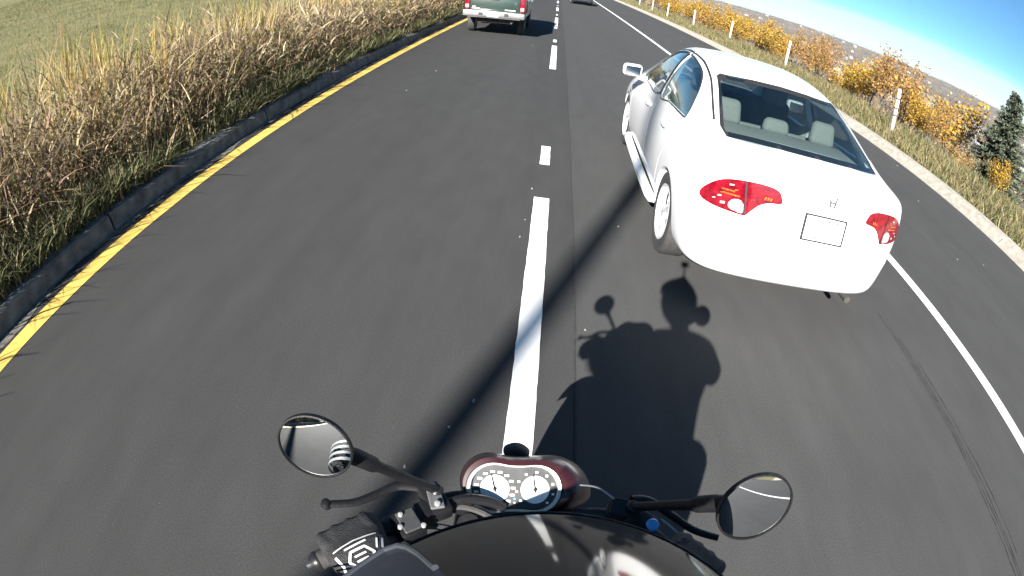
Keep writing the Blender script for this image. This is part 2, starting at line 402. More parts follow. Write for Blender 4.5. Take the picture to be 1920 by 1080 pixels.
# the lengthwise paving joint and a crack in the right lane
def wander(name, x, y0, y1, w, mat, step=0.25, amp=0.012):
    V = []; F = []; n = int((y1-y0)/step); o = 0
    for k in range(n+1):
        o = o*0.85 + random.uniform(-amp, amp); y = y0+(y1-y0)*k/n; ww = w*random.uniform(0.45, 1.2)
        V += [(x+o-ww, y, 0.0035), (x+o+ww, y, 0.0035)]
        if k: a = 2*k-2; F.append((a, a+1, a+3, a+2))
    return MB().add(V, F).build(name, mat, road, smooth=False)
wander('paving_joint', 0.345, -20, 120, 0.006, MAT['tar'], amp=0.006)
for dx in (0.0, 0.030, 0.055, 0.10): wander('tyre_mark', 2.93+dx, 0.5+random.uniform(0, .5), 3.2-dx*6, 0.0042, MAT['tyre_mark'], step=0.06, amp=0.004)
# scuffs and bits of grit
def grit():
    m = MB()
    spots = [(1.30, 3.85), (0.72, 4.0), (-0.16, 1.86), (-0.25, 1.67), (-0.4, 1.4), (-0.02, 4.55), (-0.04, 3.9), (-0.06, 3.6), (0.40, 2.55)]
    for _ in range(26): spots.append((random.uniform(-3.1, 7.3), random.uniform(0.8, 26)))
    for x, y in spots:
        s = random.uniform(0.006, 0.014) if y < 6 else random.uniform(0.01, 0.022)
        m.box((x, y, s*0.3), (s, s*random.uniform(1, 2.2), s*0.6), Matrix.Rotation(random.uniform(-.4, .4), 3, 'Z'))
    return m
tag(grit().build('road_grit', pmat('grit', (0.26, 0.25, 0.235), (0.18, 0.175, 0.165), 40, rough=0.9), smooth=False), 'small pale grit scattered on the asphalt', 'grit', kind='stuff')

# dust and litter washed into the left gutter
gd = MB(); V = []; F = []; n = 520
for i in range(n+1):
    y = -8+60*i/n; w_ = .05+.035*math.sin(y*1.7)+.03*math.sin(y*4.1+1)+random.uniform(0, .05)
    V += [(-3.432, y, .0045), (-3.432+max(.01, w_), y, .0035)]
    if i: a = 2*i-2; F.append((a, a+1, a+3, a+2))
gd.add(V, F).build('gutter_dust', pmat('gutter_dust', (.17, .16, .14), (.075, .072, .066), 14, rough=.95, detail=8), road, smooth=False)
# kerbs in cast lengths
def kerb_run(name, label, prof, mat, y0, y1, seg=3.0):
    k = empty(name, (0, 0, 0)); tag(k, label, 'kerb', kind='structure')
    V = [(x, 0.012, z) for x, z in prof] + [(x, seg-0.012, z) for x, z in prof]; n = len(prof)
    F = [(i, i+1, n+i+1, n+i) for i in range(n-1)] + [tuple(range(n))[::-1], tuple(range(n, 2*n))]
    me = MB().add(V, F).mesh('kerb_segment'); me.materials.append(mat)
    y = y0
    while y < y1:
        o = bpy.data.objects.new('kerb_segment', me); col.objects.link(o); o.parent = k
        o.location = (random.uniform(-.004, .004), y, random.uniform(-.006, .002)); y += seg
    return k
kerb_run('kerb_left', 'worn grey kerb under the dry weeds by the yellow line', [(-3.43, -0.05), (-3.43, 0.0), (-3.462, 0.13), (-3.485, 0.15), (-3.61, 0.155), (-3.62, -0.1)], MAT['shade_dark_concrete'], -30, 120)
kerb_run('kerb_right', 'pale concrete kerb below the golden shrubs', [(7.455, -0.05), (7.455, 0.004), (7.56, 0.02), (7.66, 0.12), (7.70, 0.142), (7.93, 0.15), (7.94, -0.1)], MAT['concrete'], -12, 130)

# ------------------------------------------------------------------ passenger car (control cage, subdivided, then cut)
def eval_mesh(o, name):
    dg = bpy.context.evaluated_depsgraph_get(); dg.update()
    return bpy.data.meshes.new_from_object(o.evaluated_get(dg), preserve_all_data_layers=False, depsgraph=dg) if False else _copy_eval(o, dg, name)
def _copy_eval(o, dg, name):
    e = o.evaluated_get(dg); me = e.to_mesh()
    out = bpy.data.meshes.new(name)
    out.from_pydata([v.co[:] for v in me.vertices], [], [p.vertices[:] for p in me.polygons]); e.to_mesh_clear(); out.update()
    return out
def tmp_obj(me):
    o = bpy.data.objects.new('tmp', me); col.objects.link(o); return o
def drop(o):
    bpy.data.objects.remove(o, do_unlink=True)
def subdivide(me, lv):
    o = tmp_obj(me); md = o.modifiers.new('s', 'SUBSURF'); md.levels = lv; md.render_levels = lv; md.subdivision_type = 'CATMULL_CLARK'
    out = eval_mesh(o, 'sub'); drop(o); return out
def boolean(a, b, op='DIFFERENCE'):
    oa, ob = tmp_obj(a), tmp_obj(b)
    md = oa.modifiers.new('b', 'BOOLEAN'); md.operation = op; md.object = ob; md.solver = 'EXACT'
    out = eval_mesh(oa, 'cut'); drop(oa); drop(ob); return out
def prism(poly, axis, lo, hi):
    """closed prism over a 2-D outline; axis 'x': poly in (y, z); 'y': poly in (x, z); 'z': poly in (x, y)"""
    def P(u, v, t): return {'x': (t, u, v), 'y': (u, t, v), 'z': (u, v, t)}[axis]
    n = len(poly); V = [P(u, v, lo) for u, v in poly] + [P(u, v, hi) for u, v in poly]
    F = [tuple(range(n)), tuple(range(2*n-1, n-1, -1))] + [(i, n+i, n+(i+1) % n, (i+1) % n) for i in range(n)]
    me = bpy.data.meshes.new('prism'); me.from_pydata(V, [], F)
    bm = bmesh.new(); bm.from_mesh(me); bmesh.ops.recalc_face_normals(bm, faces=bm.faces); bm.to_mesh(me); bm.free(); return me
def smooth_poly(pts, n=5, closed=True):
    P = [Vector((p[0], p[1], 0)) for p in pts]; out = []; m = len(P)
    for i in range(m):
        a, b, c, d = P[(i-1) % m], P[i], P[(i+1) % m], P[(i+2) % m]
        for k in range(n):
            t = k/n; q = 0.5*((2*b)+(c-a)*t+(2*a-5*b+4*c-d)*t*t+(3*b-a-3*c+d)*t**3); out.append((q.x, q.y))
    return out
def grow_poly(pts, d):
    A = sum(pts[i][0]*pts[(i+1) % len(pts)][1]-pts[(i+1) % len(pts)][0]*pts[i][1] for i in range(len(pts)))
    s = 1 if A > 0 else -1; out = []; n = len(pts)
    for i in range(n):
        a, b, c = Vector(pts[i-1]), Vector(pts[i]), Vector(pts[(i+1) % n])
        t1 = (b-a).normalized(); t2 = (c-b).normalized(); n1 = Vector((t1.y, -t1.x)); n2 = Vector((t2.y, -t2.x))
        nn = (n1+n2); nn = nn/max(nn.length_squared/2, 0.4) ; out.append((b.x+s*nn.x*d, b.y+s*nn.y*d))
    return out
def in_poly(x, y, poly):
    c = False; n = len(poly); j = n-1
    for i in range(n):
        xi, yi = poly[i]; xj, yj = poly[j]
        if (yi > y) != (yj > y) and x < (xj-xi)*(y-yi)/(yj-yi)+xi: c = not c
        j = i
    return c
def patch(poly, bvh, origin_fn, direction, offset, step, thick=0.004, backing=True):
    """a sheet with a 2-D outline laid onto a surface: the outline and a fill grid are cast along direction onto the bvh"""
    us = [p[0] for p in poly]; vs_ = [p[1] for p in poly]
    dense = []
    for i in range(len(poly)):
        a, b = Vector(poly[i]), Vector(poly[(i+1) % len(poly)]); k = max(1, int((b-a).length/step))
        dense += [tuple(a.lerp(b, t/k)) for t in range(k)]
    from mathutils.geometry import delaunay_2d_cdt
    inner = []
    u = min(us)+step/2
    while u < max(us):
        v = min(vs_)+step/2
        while v < max(vs_):
            if in_poly(u, v, poly) and min((Vector((u, v))-Vector(q)).length for q in dense) > step*0.45: inner.append((u, v))
            v += step
        u += step
    pts = [Vector(p) for p in dense+inner]; n = len(dense)
    res = delaunay_2d_cdt(pts, [], [list(range(n))], 1, 1e-6)
    d = Vector(direction).normalized(); V = []; ok = []
    for p in res[0]:
        h, nrm, _, _ = bvh.ray_cast(origin_fn(p.x, p.y), d)
        if h is None: V.append(None); continue
        if nrm.dot(d) > 0: nrm = -nrm
        V.append(h + nrm*offset)
    good = [v for v in V if v is not None]
    if not good: return MB()
    for i, v in enumerate(V):
        if v is None:
            q = res[0][i]; j = min((k for k in range(len(V)) if V[k] is not None), key=lambda k: (res[0][k]-q).length); V[i] = V[j].copy()
    F = []
    for f_ in res[2]:
        a, b, c = V[f_[0]], V[f_[1]], V[f_[2]]
        F.append(tuple(f_) if (b-a).cross(c-a).dot(d) < 0 else tuple(f_)[::-1])
    return MB().add(V, F)

RINGS = [  # y of the section, then half-section points 2..9 (x, z) with optional own y
 (-0.55, .22, [(.74, .215), (.838, .30), (.868, .55), (.872, .79), (.838, .965), (.72, 1.052), (.42, 1.08), (0, 1.088)]),
 (-0.30, .20, [(.74, .20), (.848, .27), (.880, .53), (.886, .77), (.844, .975), (.712, 1.085), (.43, 1.133), (0, 1.142)]),
 (0.02, .19, [(.74, .19), (.852, .26), (.884, .50), (.890, .76), (.842, .985), (.695, 1.218), (.43, 1.265), (0, 1.272)]),
 (0.36, .19, [(.74, .19), (.852, .25), (.884, .49), (.888, .755), (.836, .99), (.668, 1.362), (.42, 1.400), (0, 1.408)]),
 (0.75, .19, [(.74, .19), (.850, .25), (.878, .48), (.884, .745), (.830, .97), (.650, 1.438), (.41, 1.474), (0, 1.483)]),
 (1.30, .19, [(.74, .19), (.850, .25), (.876, .48), (.882, .735), (.824, .95), (.640, 1.454), (.40, 1.496), (0, 1.506)]),
 (1.80, .19, [(.74, .19), (.850, .25), (.876, .48), (.880, .725), (.818, .93), (.606, 1.410), (.38, 1.458), (0, 1.472)]),
 (2.25, .19, [(.74, .19), (.850, .25), (.878, .48), (.880, .715), (.812, .90), (.618, 1.24), (.39, 1.315), (0, 1.335)]),
 (2.70, .19, [(.74, .19), (.845, .26), (.878, .49), (.878, .70), (.802, .865), (.655, 1.02), (.43, 1.095), (0, 1.12)]),
 (3.05, .20, [(.72, .20), (.82, .28), (.866, .48), (.858, .67), (.78, .82), (.63, .89), (.41, .925), (0, .945)]),
 (3.36, .22, [(.66, .22), (.76, .30), (.81, .46), (.80, .62), (.73, .75), (.59, .81), (.38, .835), (0, .85)]),
]
REAR_RING = [(0, -.845, .28), (.45, -.83, .28), (.71, -.745, .275), (.808, -.65, .36), (.835, -.665, .60), (.822, -.665, .80), (.788, -.67, .965), (.685, -.72, 1.04), (.38, -.795, 1.062), (0, -.815, 1.07)]
REAR_CAP = [[(0, -.915, .39), (.46, -.895, .39)], [(0, -.925, .60), (.47, -.90, .60)], [(0, -.885, .76), (.46, -.86, .76)], [(0, -.86, .985), (.43, -.835, .98)]]
FRONT_RING = [(0, 3.60, .25), (.35, 3.57, .25), (.56, 3.50, .25), (.64, 3.46, .31), (.67, 3.45, .45), (.65, 3.46, .58), (.60, 3.49, .66), (.50, 3.53, .70), (.30, 3.57, .715), (0, 3.59, .72)]
FRONT_CAP = [[(0, 3.66, .31), (.33, 3.63, .31)], [(0, 3.67, .45), (.34, 3.64, .45)], [(0, 3.66, .58), (.33, 3.63, .58)], [(0, 3.635, .66), (.32, 3.61, .66)]]
def car_cage():
    rings = [REAR_RING]
    for y, zb, pts in RINGS:
        rings.append([(0, y, zb), (.45, y, zb)] + [(x, y, z) for x, z in pts])
    rings.append(FRONT_RING)
    V = []; idx = {}
    def vid(p):
        k = (round(p[0], 5), round(p[1], 5), round(p[2], 5))
        if k not in idx: idx[k] = len(V); V.append(k)
        return idx[k]
    F = []
    def quad(a, b, c, d):
        F.append((vid(a), vid(b), vid(c), vid(d)))
        mrr = lambda p: (-p[0], p[1], p[2])
        F.append((vid(mrr(d)), vid(mrr(c)), vid(mrr(b)), vid(mrr(a))))
    for i in range(len(rings)-1):
        for j in range(9):
            quad(rings[i][j], rings[i+1][j], rings[i+1][j+1], rings[i][j+1])
    for ring, cap, flip in ((REAR_RING, REAR_CAP, False), (FRONT_RING, FRONT_CAP, True)):
        rows = [[ring[0], ring[1], ring[2]]] + [[cap[k][0], cap[k][1], ring[3+k]] for k in range(4)] + [[ring[9], ring[8], ring[7]]]
        for r in range(5):
            for c in range(2):
                q = (rows[r][c], rows[r][c+1], rows[r+1][c+1], rows[r+1][c])
                quad(*(q[::-1] if flip else q))
    me = bpy.data.meshes.new('cage'); me.from_pydata(V, [], F)
    bm = bmesh.new(); bm.from_mesh(me); bmesh.ops.recalc_face_normals(bm, faces=bm.faces); bm.to_mesh(me); bm.free()
    return me
def cavity():
    V = []; F = []; secs = []
    for y, zb, pts in RINGS[1:10]:
        d = dict(enumerate(pts, 2))
        yy = {-0.30: -0.40, 3.05: 2.98}.get(y, y)
        zf = 1.02 if y < -0.1 else (0.98 if y < 0.1 else (0.45 if y < 2.6 else 0.62))
        z6 = max(d[6][1]-.02, zf+.02)
        half = [(0, zf), (d[6][0]-.13, zf), (d[6][0]-.075, z6), (d[7][0]-.05, max(d[7][1]-.05, z6+.01)), (d[8][0]-.02, d[8][1]-.042), (0, d[9][1]-.042)]
        if y < -0.1 or y > 3.0: half = [(0, zf-.02), (.5, zf-.02), (.6, zf), (.55, zf+.02), (.3, zf+.03), (0, zf+.035)]
        secs.append([(x, yy, z) for x, z in half] + [(-x, yy, z) for x, z in half[-2:0:-1]])
    n = len(secs[0])
    for s in secs: V += s
    for i in range(len(secs)-1):
        for k in range(n):
            F.append((i*n+k, i*n+(k+1) % n, (i+1)*n+(k+1) % n, (i+1)*n+k))
    F.append(tuple(range(n))); F.append(tuple((len(secs)-1)*n+k for k in range(n))[::-1])
    me = bpy.data.meshes.new('cavity'); me.from_pydata(V, [], F)
    bm = bmesh.new(); bm.from_mesh(me); bmesh.ops.recalc_face_normals(bm, faces=bm.faces); bm.to_mesh(me); bm.free(); return me

WIN_REAR_DOOR = smooth_poly([(1.12, 1.0), (.75, 1.018), (.30, 1.038), (.17, 1.042), (.135, 1.055), (.175, 1.125), (.33, 1.255), (.55, 1.345), (.88, 1.392), (1.12, 1.404), (1.165, 1.384)], 4)
WIN_FRONT_DOOR = smooth_poly([(1.20, .995), (1.9, .955), (2.45, .925), (2.52, .935), (2.42, 1.00), (2.15, 1.155), (1.92, 1.27), (1.72, 1.35), (1.50, 1.392), (1.30, 1.405), (1.25, 1.38)], 4)
WIN_BACK = [(-.515, 1.388), (-.25, 1.402), (0, 1.407), (.25, 1.402), (.535, 1.388), (.565, 1.368), (.648, 1.115), (.632, 1.082), (.3, 1.098), (0, 1.10), (-.3, 1.098), (-.632, 1.082), (-.648, 1.115), (-.55, 1.368)]
WIN_FRONT = [(-.50, 1.375), (0, 1.40), (.50, 1.375), (.66, .985), (.3, .99), (0, .995), (-.3, .99), (-.66, .985)]
FRONT_DOOR = [(1.165, .30), (2.28, .30), (2.36, .45), (2.44, .75), (2.58, .90), (2.48, 1.00), (2.20, 1.165), (1.95, 1.30), (1.72, 1.385), (1.45, 1.432), (1.22, 1.438), (1.155, .95)]
REAR_DOOR = [(1.145, .30), (.52, .30), (.44, .42), (.38, .62), (.24, .80), (.10, 1.03), (.13, 1.135), (.29, 1.28), (.53, 1.378), (.88, 1.424), (1.20, 1.437), (1.135, .95)]

def build_car(name, paint_mat, loc, rz):
    root = empty(name, loc, rz)
    outer = subdivide(car_cage(), 3)
    bvh = BVHTree.FromPolygons([v.co[:] for v in outer.vertices], [p.vertices[:] for p in outer.polygons])
    body = outer.copy()
    for yw in (0.0, 2.70):
        for s in (-1, 1):
            m = MB(); x0, x1 = (0.60, 1.05) if s > 0 else (-1.05, -0.60)
            m.lathe([(.345, 0), (.345, .45)], (x0, yw, .318), Matrix.Rotation(R(90), 3, 'Y'), n=40)
            cm = m.mesh('c'); bm = bmesh.new(); bm.from_mesh(cm); bmesh.ops.recalc_face_normals(bm, faces=bm.faces); bm.to_mesh(cm); bm.free()
            body = boolean(body, cm)
    body = boolean(body, cavity())
    body = boolean(body, prism(WIN_BACK, 'y', -.62, .70))
    body = boolean(body, prism(WIN_FRONT, 'y', 1.95, 3.2))
    for s in (-1, 1):
        lo, hi = (.45, 1.1) if s > 0 else (-1.1, -.45)
        body = boolean(body, prism(WIN_REAR_DOOR, 'x', lo, hi)); body = boolean(body, prism(WIN_FRONT_DOOR, 'x', lo, hi))
    for s in (-1, 1):
        lo, hi = (.50, 1.1) if s > 0 else (-1.1, -.50)
        for dp in (FRONT_DOOR, REAR_DOOR):
            d = boolean(body, prism(dp, 'x', lo, hi), 'INTERSECT')
            body = boolean(body, prism(grow_poly(dp, 0.006), 'x', lo-.001, hi+.001))
            door = link_mesh('door', d, paint_mat, root, True, 30)
            # handle: a bow with a dished recess behind it
            hy, hz = (1.33, .835) if dp is FRONT_DOOR else (.42, .872)
            h, nn, _, _ = bvh.ray_cast(Vector((s*2, hy+.09, hz)), Vector((-s, 0, 0)))
            if h is not None:
                mh = MB(); x = h.x+s*.022
                mh.tube(bezier([(h.x+s*.002, hy, hz), (x, hy+.03, hz), (x+s*.003, hy+.09, hz+.003), (x, hy+.15, hz+.004), (h.x+s*.002, hy+.18, hz+.004)], 4), .012, 8, squash=[1.2]*17)
                mh.build('door_handle', paint_mat, door)
    link_mesh('body', body, paint_mat, root, True, 30)
    # glass
    def gl(poly, axis, s, off, nm, mt, step=.06):
        if axis == 'x': of = lambda u, v: Vector((s*2, u, v)); d = (-s, 0, 0)
        else: of = lambda u, v: Vector((u, -3 if s < 0 else 6, v)); d = (0, -s, 0) if s < 0 else (0, -1, 0)
        p = patch(grow_poly(poly, .004), bvh, of, d, off, step)
        return p.build(nm, mt, root, True, None)
    rw = gl(WIN_BACK, 'y', -1, -.006, 'rear_window', MAT['car_glass'])
    gl(WIN_FRONT, 'y', 1, -.006, 'windscreen', MAT['car_glass'], .08)
    for s in (-1, 1):
        gl(WIN_REAR_DOOR, 'x', s, -.008, 'side_window', MAT['side_glass']); gl(WIN_FRONT_DOOR, 'x', s, -.008, 'side_window', MAT['side_glass'])
        # black surround and centre pillar
        def ring(poly, w, nm, parent=root):
            o1 = grow_poly(poly, w); V = []; F = []
            for a, b in zip(poly, o1):
                for u, v in (a, b):
                    h, nn, _, _ = bvh.ray_cast(Vector((s*2, u, v)), Vector((-s, 0, 0)))
                    if h is None: h = Vector((s*.6, u, v)); nn = Vector((s, 0, 0))
                    V.append(h + nn*(.0025 if nn.x*s > 0 else -.0025))
            n = len(poly)
            for i in range(n):
                j = (i+1) % n; F.append((2*i, 2*i+1, 2*j+1, 2*j))
            MB().add(V, F).build(nm, MAT['trim'], parent)
        ring(WIN_REAR_DOOR, .013, 'window_seal'); ring(WIN_FRONT_DOOR, .013, 'window_seal')
        pp = [(1.128, .985), (1.195, .982), (1.245, 1.41), (1.17, 1.412)]
        patch(pp, bvh, lambda u, v: Vector((s*2, u, v)), (-s, 0, 0), .004, .04).build('pillar_trim', MAT['trim'], root)
        # drip moulding: dark line from the roof edge down beside the rear window
        V = []; F = []
        for k in range(40):
            t = k/39; y = 2.2 - t*2.36
            base = np.interp(y, [-.2, .02, .36, .75, 1.3, 1.8, 2.25], [.670, .640, .590, .560, .55, .54, .55])
            for dx in (0, .017):
                h, nn, _, _ = bvh.ray_cast(Vector((s*(base+dx), y, 3)), Vector((0, 0, -1)))
                V.append(h + nn*.002)
            if k: a = 2*k-2; F.append((a, a+1, a+3, a+2))
        MB().add(V, F).build('roof_moulding', MAT['trim'], root)
        # sill skirt
        mk = MB(); mk.tube(bezier([(s*.835, .44, .235), (s*.862, .55, .225), (s*.868, 1.3, .22), (s*.862, 2.2, .225), (s*.84, 2.28, .235)], 6), .045, 8, squash=[.8]*25)
        mk.build('side_skirt', paint_mat, root)
        # door mirror
        mm = MB(); c = Vector((s*.965, 2.06, 1.03))
        mm.box(c, (.21, .10, .135), Matrix.Rotation(R(-8*s), 3, 'Z'), bevel=.042, seg=4)
        mm.tube([(s*.80, 2.10, .945), (s*.90, 2.075, .965)], [.035, .028], 8)
        mir = mm.build('door_mirror', paint_mat, root)
        MB().box(c+Vector((0, -.0525, 0)), (.165, .006, .095), Matrix.Rotation(R(-8*s), 3, 'Z'), bevel=.002, seg=1).build('mirror_glass', MAT['chrome'], mir)
        # tail lamp: laid on the rear corner, seen from behind and the side
        dirv = Vector((-s*.42, 1, 0)).normalized(); sidev = Vector((dirv.y, -dirv.x, 0))*1.0
        def of(u, v):   # u runs outward from the car's middle along the corner
            return Vector((0, -.75, 0)) + sidev*(s*u) + Vector((0, 0, v)) - dirv*2
        lamp = [(.272, .862), (.282, .90), (.31, .932), (.385, .945), (.52, .935), (.635, .91), (.71, .87), (.765, .815), (.788, .772), (.775, .745), (.735, .73), (.65, .722), (.56, .723), (.478, .728), (.45, .76), (.405, .815), (.35, .845)]
        lp = patch(smooth_poly(lamp, 3), bvh, of, dirv, .007, .022)
        lo = lp.build('tail_lamp', MAT['red_lens'], root)
        rv = [(.495, .738), (.54, .735), (.58, .742), (.595, .768), (.575, .80), (.53, .812), (.50, .79)]
        patch(smooth_poly(rv, 3), bvh, of, dirv, .010, .015).build('reversing_lens', MAT['clear_lens'], lo)
        for (u, v, w, hh, mt) in ((.615, .850, .085, .010, 'amber_lens'), (.59, .830, .11, .009, 'amber_lens'), (.60, .888, .030, .009, 'clear_lens'), (.345, .872, .012, .018, 'amber_lens'), (.362, .872, .012, .020, 'amber_lens'), (.380, .870, .012, .018, 'amber_lens'), (.66, .80, .026, .010, 'clear_lens'), (.63, .765, .03, .016, 'clear_lens'), (.69, .775, .018, .008, 'clear_lens'), (.565, .865, .022, .007, 'amber_lens'), (.645, .825, .03, .006, 'amber_lens')):
            patch([(u-w/2, v-hh/2), (u+w/2, v-hh/2-.006), (u+w/2, v+hh/2-.006), (u-w/2, v+hh/2)], bvh, of, dirv, .011, .03).build('reflector_and_glint', MAT[mt], lo)  # amber lens bits, plus pale pieces that paint glints on the lens
        patch([(.470, .731), (.480, .729), (.525, .934), (.515, .935)], bvh, of, dirv, .0115, .02).build('lamp_divider', MAT['gap'], lo)
        # head lamp
        hp = [(.42, .60), (.66, .62), (.70, .68), (.62, .71), (.46, .68)]
        patch(hp, bvh, lambda u, v: Vector((s*u, 6, v)), (0, -1, 0), .004, .03).build('head_lamp', MAT['clear_lens'], root)
    # heated-window frit round the rear glass
    o1, o2 = grow_poly(WIN_BACK, -.022), grow_poly(WIN_BACK, .003); V = []; F = []
    for a, b in zip(o1, o2):
        for u, v in (a, b):
            h, nn, _, _ = bvh.ray_cast(Vector((u, -3, v)), Vector((0, 1, 0))); V.append(h - nn*.0045 if nn.y < 0 else h + nn*.0045)
    n = len(o1)
    for i in range(n): j = (i+1) % n; F.append((2*i, 2*i+1, 2*j+1, 2*j))
    MB().add(V, F).build('window_seal', MAT['trim'], root)
    # boot-lid seam (hair line) and number plate
    yb = lambda u, v: Vector((u, -3, v))
    seam = [(-.60, 1.02), (-.585, .80), (-.55, .725), (0, .715), (.55, .725), (.585, .80), (.60, 1.02)]
    V = []; F = []; k = 0
    pts = bezier([(u, v, 0) for u, v in seam], 8)
    for i, p in enumerate(pts):
        t = (pts[min(i+1, len(pts)-1)]-pts[max(i-1, 0)]).normalized(); q = Vector((-t.y, t.x, 0))*.0018
        for sg in (-1, 1):
            h, nn, _, _ = bvh.ray_cast(yb(p.x+sg*q.x, p.y+sg*q.y), Vector((0, 1, 0)))
            V.append((h if h is not None else Vector((p.x, -.8, p.y))) + Vector((0, -.0022, 0)))
        if i: a = 2*i-2; F.append((a, a+1, a+3, a+2))
    MB().add(V, F).build('boot_seam', pmat('seam_grey', (.30, .30, .30), (.25, .25, .25), 30), root)
    h, nn, _, _ = bvh.ray_cast(yb(0, .77), Vector((0, 1, 0)))
    py = h.y - .014; tilt = Matrix.Rotation(R(-10), 3, 'X')
    pl = MB().box((0, py, .77), (.305, .006, .155), tilt, bevel=.002, seg=1).build('number_plate', MAT['plate'], root)
    fr = MB()
    for cx_, cz_, w_, h_ in ((0, .081, .325, .010), (0, -.081, .325, .008), (-.158, 0, .010, .158), (.158, 0, .009, .158)):
        fr.box(Vector((0, py-.002, .77)) + tilt @ Vector((cx_, 0, cz_)), (w_, .012, h_), tilt)
    fr.build('plate_frame', MAT['gap'], pl)
    mk = MB()
    for k in range(7):     # the washed-out lettering along the top and foot of the plate
        mk.box(Vector((0, py-.0045, .77)) + tilt @ Vector((-.10+k*.031, 0, .058+random.uniform(-.004, .004))), (random.uniform(.006, .018), .003, random.uniform(.006, .014)), tilt)
        mk.box(Vector((0, py-.0045, .77)) + tilt @ Vector((-.09+k*.030, 0, -.058+random.uniform(-.003, .003))), (random.uniform(.005, .014), .003, random.uniform(.006, .012)), tilt)
    mk.build('plate_lettering', pmat('plate_ink', (.035, .03, .03), (.12, .11, .11), 90, rough=.6), pl)['kind'] = 'stuff'
    # maker's emblem: an H with splayed uprights
    h, nn, _, _ = bvh.ray_cast(yb(.02, .95), Vector((0, 1, 0)))
    em = MB(); e0 = h + Vector((0, -.008, 0)); q = Matrix.Rotation(R(-14), 3, 'X')
    for s in (-1, 1):
        em.box(e0 + q @ Vector((s*.021, 0, 0)), (.010, .008, .068), q @ Matrix.Rotation(R(9*s), 3, 'Y'), bevel=.001, seg=1)
    em.box(e0 + q @ Vector((0, 0, -.002)), (.036, .008, .009), q, bevel=.001, seg=1)
    em.build('emblem', pmat('emblem_metal', (.16, .16, .165), (.10, .10, .105), 40, rough=.3, metal=.6), root)
    # exhaust and under-tray
    MB().tube([(.48, -.45, .24), (.48, -.70, .245), (.48, -.80, .25)], .026, 14).build('exhaust_pipe', MAT['grime'], root)
    MB().box((0, .1, .26), (1.1, 1.0, .08), bevel=.03).box((0, 1.35, .22), (1.35, 2.4, .08), bevel=.02).build('underbody', MAT['grime'], root)
    # wheels
    wheel_root = None
    for yw in (0.0, 2.70):
        for s in (-1, 1):
            rot = Matrix.Rotation(R(90*s), 3, 'Y'); c = Vector((s*.758, yw, .318))
            t = MB().lathe([(.205, -.085), (.225, -.098), (.27, -.103), (.302, -.096), (.316, -.075), (.318, 0), (.316, .075), (.302, .096), (.27, .103), (.225, .098), (.205, .085)], c, rot, n=48, close=False)
            w = t.build('wheel', MAT['rubber'], root)
            rm = MB()
            rm.lathe([(.207, -.09), (.207, .088), (.214, .099), (.205, .100), (.196, .09), (.190, .03), (.19, -.09)], c, rot, n=48, close=False)
            for k in range(5):
                a = 2*math.pi*k/5+.3
                for da, wd in ((-.10, .030), (.10, .030)):
                    p0 = rot @ Vector((.05*math.cos(a+da*1.5), .05*math.sin(a+da*1.5), .088)); p1 = rot @ Vector((.195*math.cos(a+da), .195*math.sin(a+da), .078))
                    rm.tube([c+p0, c+(p0+p1)/2+rot@Vector((0, 0, .006)), c+p1], [wd*.62, wd*.55, wd*.62], 6, squash=[.5]*3)
            rm.lathe([(.0, .097), (.035, .096), (.058, .088), (.058, .06)], c, rot, n=24)
            rm.build('rim', MAT['alloy'], w)
            MB().lathe([(.0, .03), (.135, .03), (.135, .01), (0, .01)], c, rot, n=32).build('brake_disc', MAT['steel'], w)
    # cabin
    MB().box((0, -.03, 1.034), (1.28, .66, .025), bevel=.012).build('parcel_shelf', pmat('shelf_felt', (.26, .27, .255), (.22, .23, .215), 70, rough=.95), root)
    MB().tube(bezier([(-.17, -.20, 1.05), (-.08, -.215, 1.065), (.08, -.215, 1.065), (.17, -.20, 1.05)], 5), .022, 8, squash=[.8]*16).build('brake_light', MAT['red_lens'], root)
    st = MB().box((0, .42, .755), (1.30, .16, .56), Matrix.Rotation(R(-14), 3, 'X'), bevel=.05, seg=3).box((0, .72, .50), (1.3, .5, .16), bevel=.05, seg=3).build('rear_seat', MAT['cabin_light'], root)
    for x, w_, hh in ((-.44, .25, .20), (0, .25, .125), (.44, .25, .20)):
        MB().box((x, .30, 1.03+hh/2), (w_, .10, hh), Matrix.Rotation(R(-10), 3, 'X'), bevel=.045, seg=4, taper=.85).build('head_rest', MAT['cabin_light'], st)
    for s in (-1, 1):
        fs = MB().box((s*.37, 1.42, .82), (.50, .16, .62), Matrix.Rotation(R(-14), 3, 'X'), bevel=.06, seg=3).box((s*.37, 1.72, .50), (.50, .5, .18), bevel=.06, seg=3).build('front_seat', MAT['cabin_light'], root)
        MB().box((s*.37, 1.33, 1.19), (.27, .10, .19), Matrix.Rotation(R(-10), 3, 'X'), bevel=.045, seg=4).build('head_rest', MAT['cabin_light'], fs)
    MB().box((0, 2.5, .82), (1.4, .5, .3), bevel=.08, seg=3).build('dashboard', MAT['cabin_dark'], root)
    wr = Matrix.Rotation(R(65), 3, 'X')
    MB().tube([Vector((-.37, 2.2, .88)) + wr @ Vector((.185*math.cos(a), .185*math.sin(a), 0)) for a in np.linspace(0, 2*math.pi, 28)], .015, 8).build('steering_wheel', MAT['cabin_dark'], root)
    MB().box((0, 1.98, 1.31), (.22, .03, .06), bevel=.012).build('rear_view_mirror', MAT['cabin_dark'], root)
    return root
sedan = build_car('white_sedan', MAT['car_white'], (1.83, 3.71, 0), R(-0.36))
tag(sedan, 'white four-door sedan with red tail lamps driving just ahead on the right', 'car')

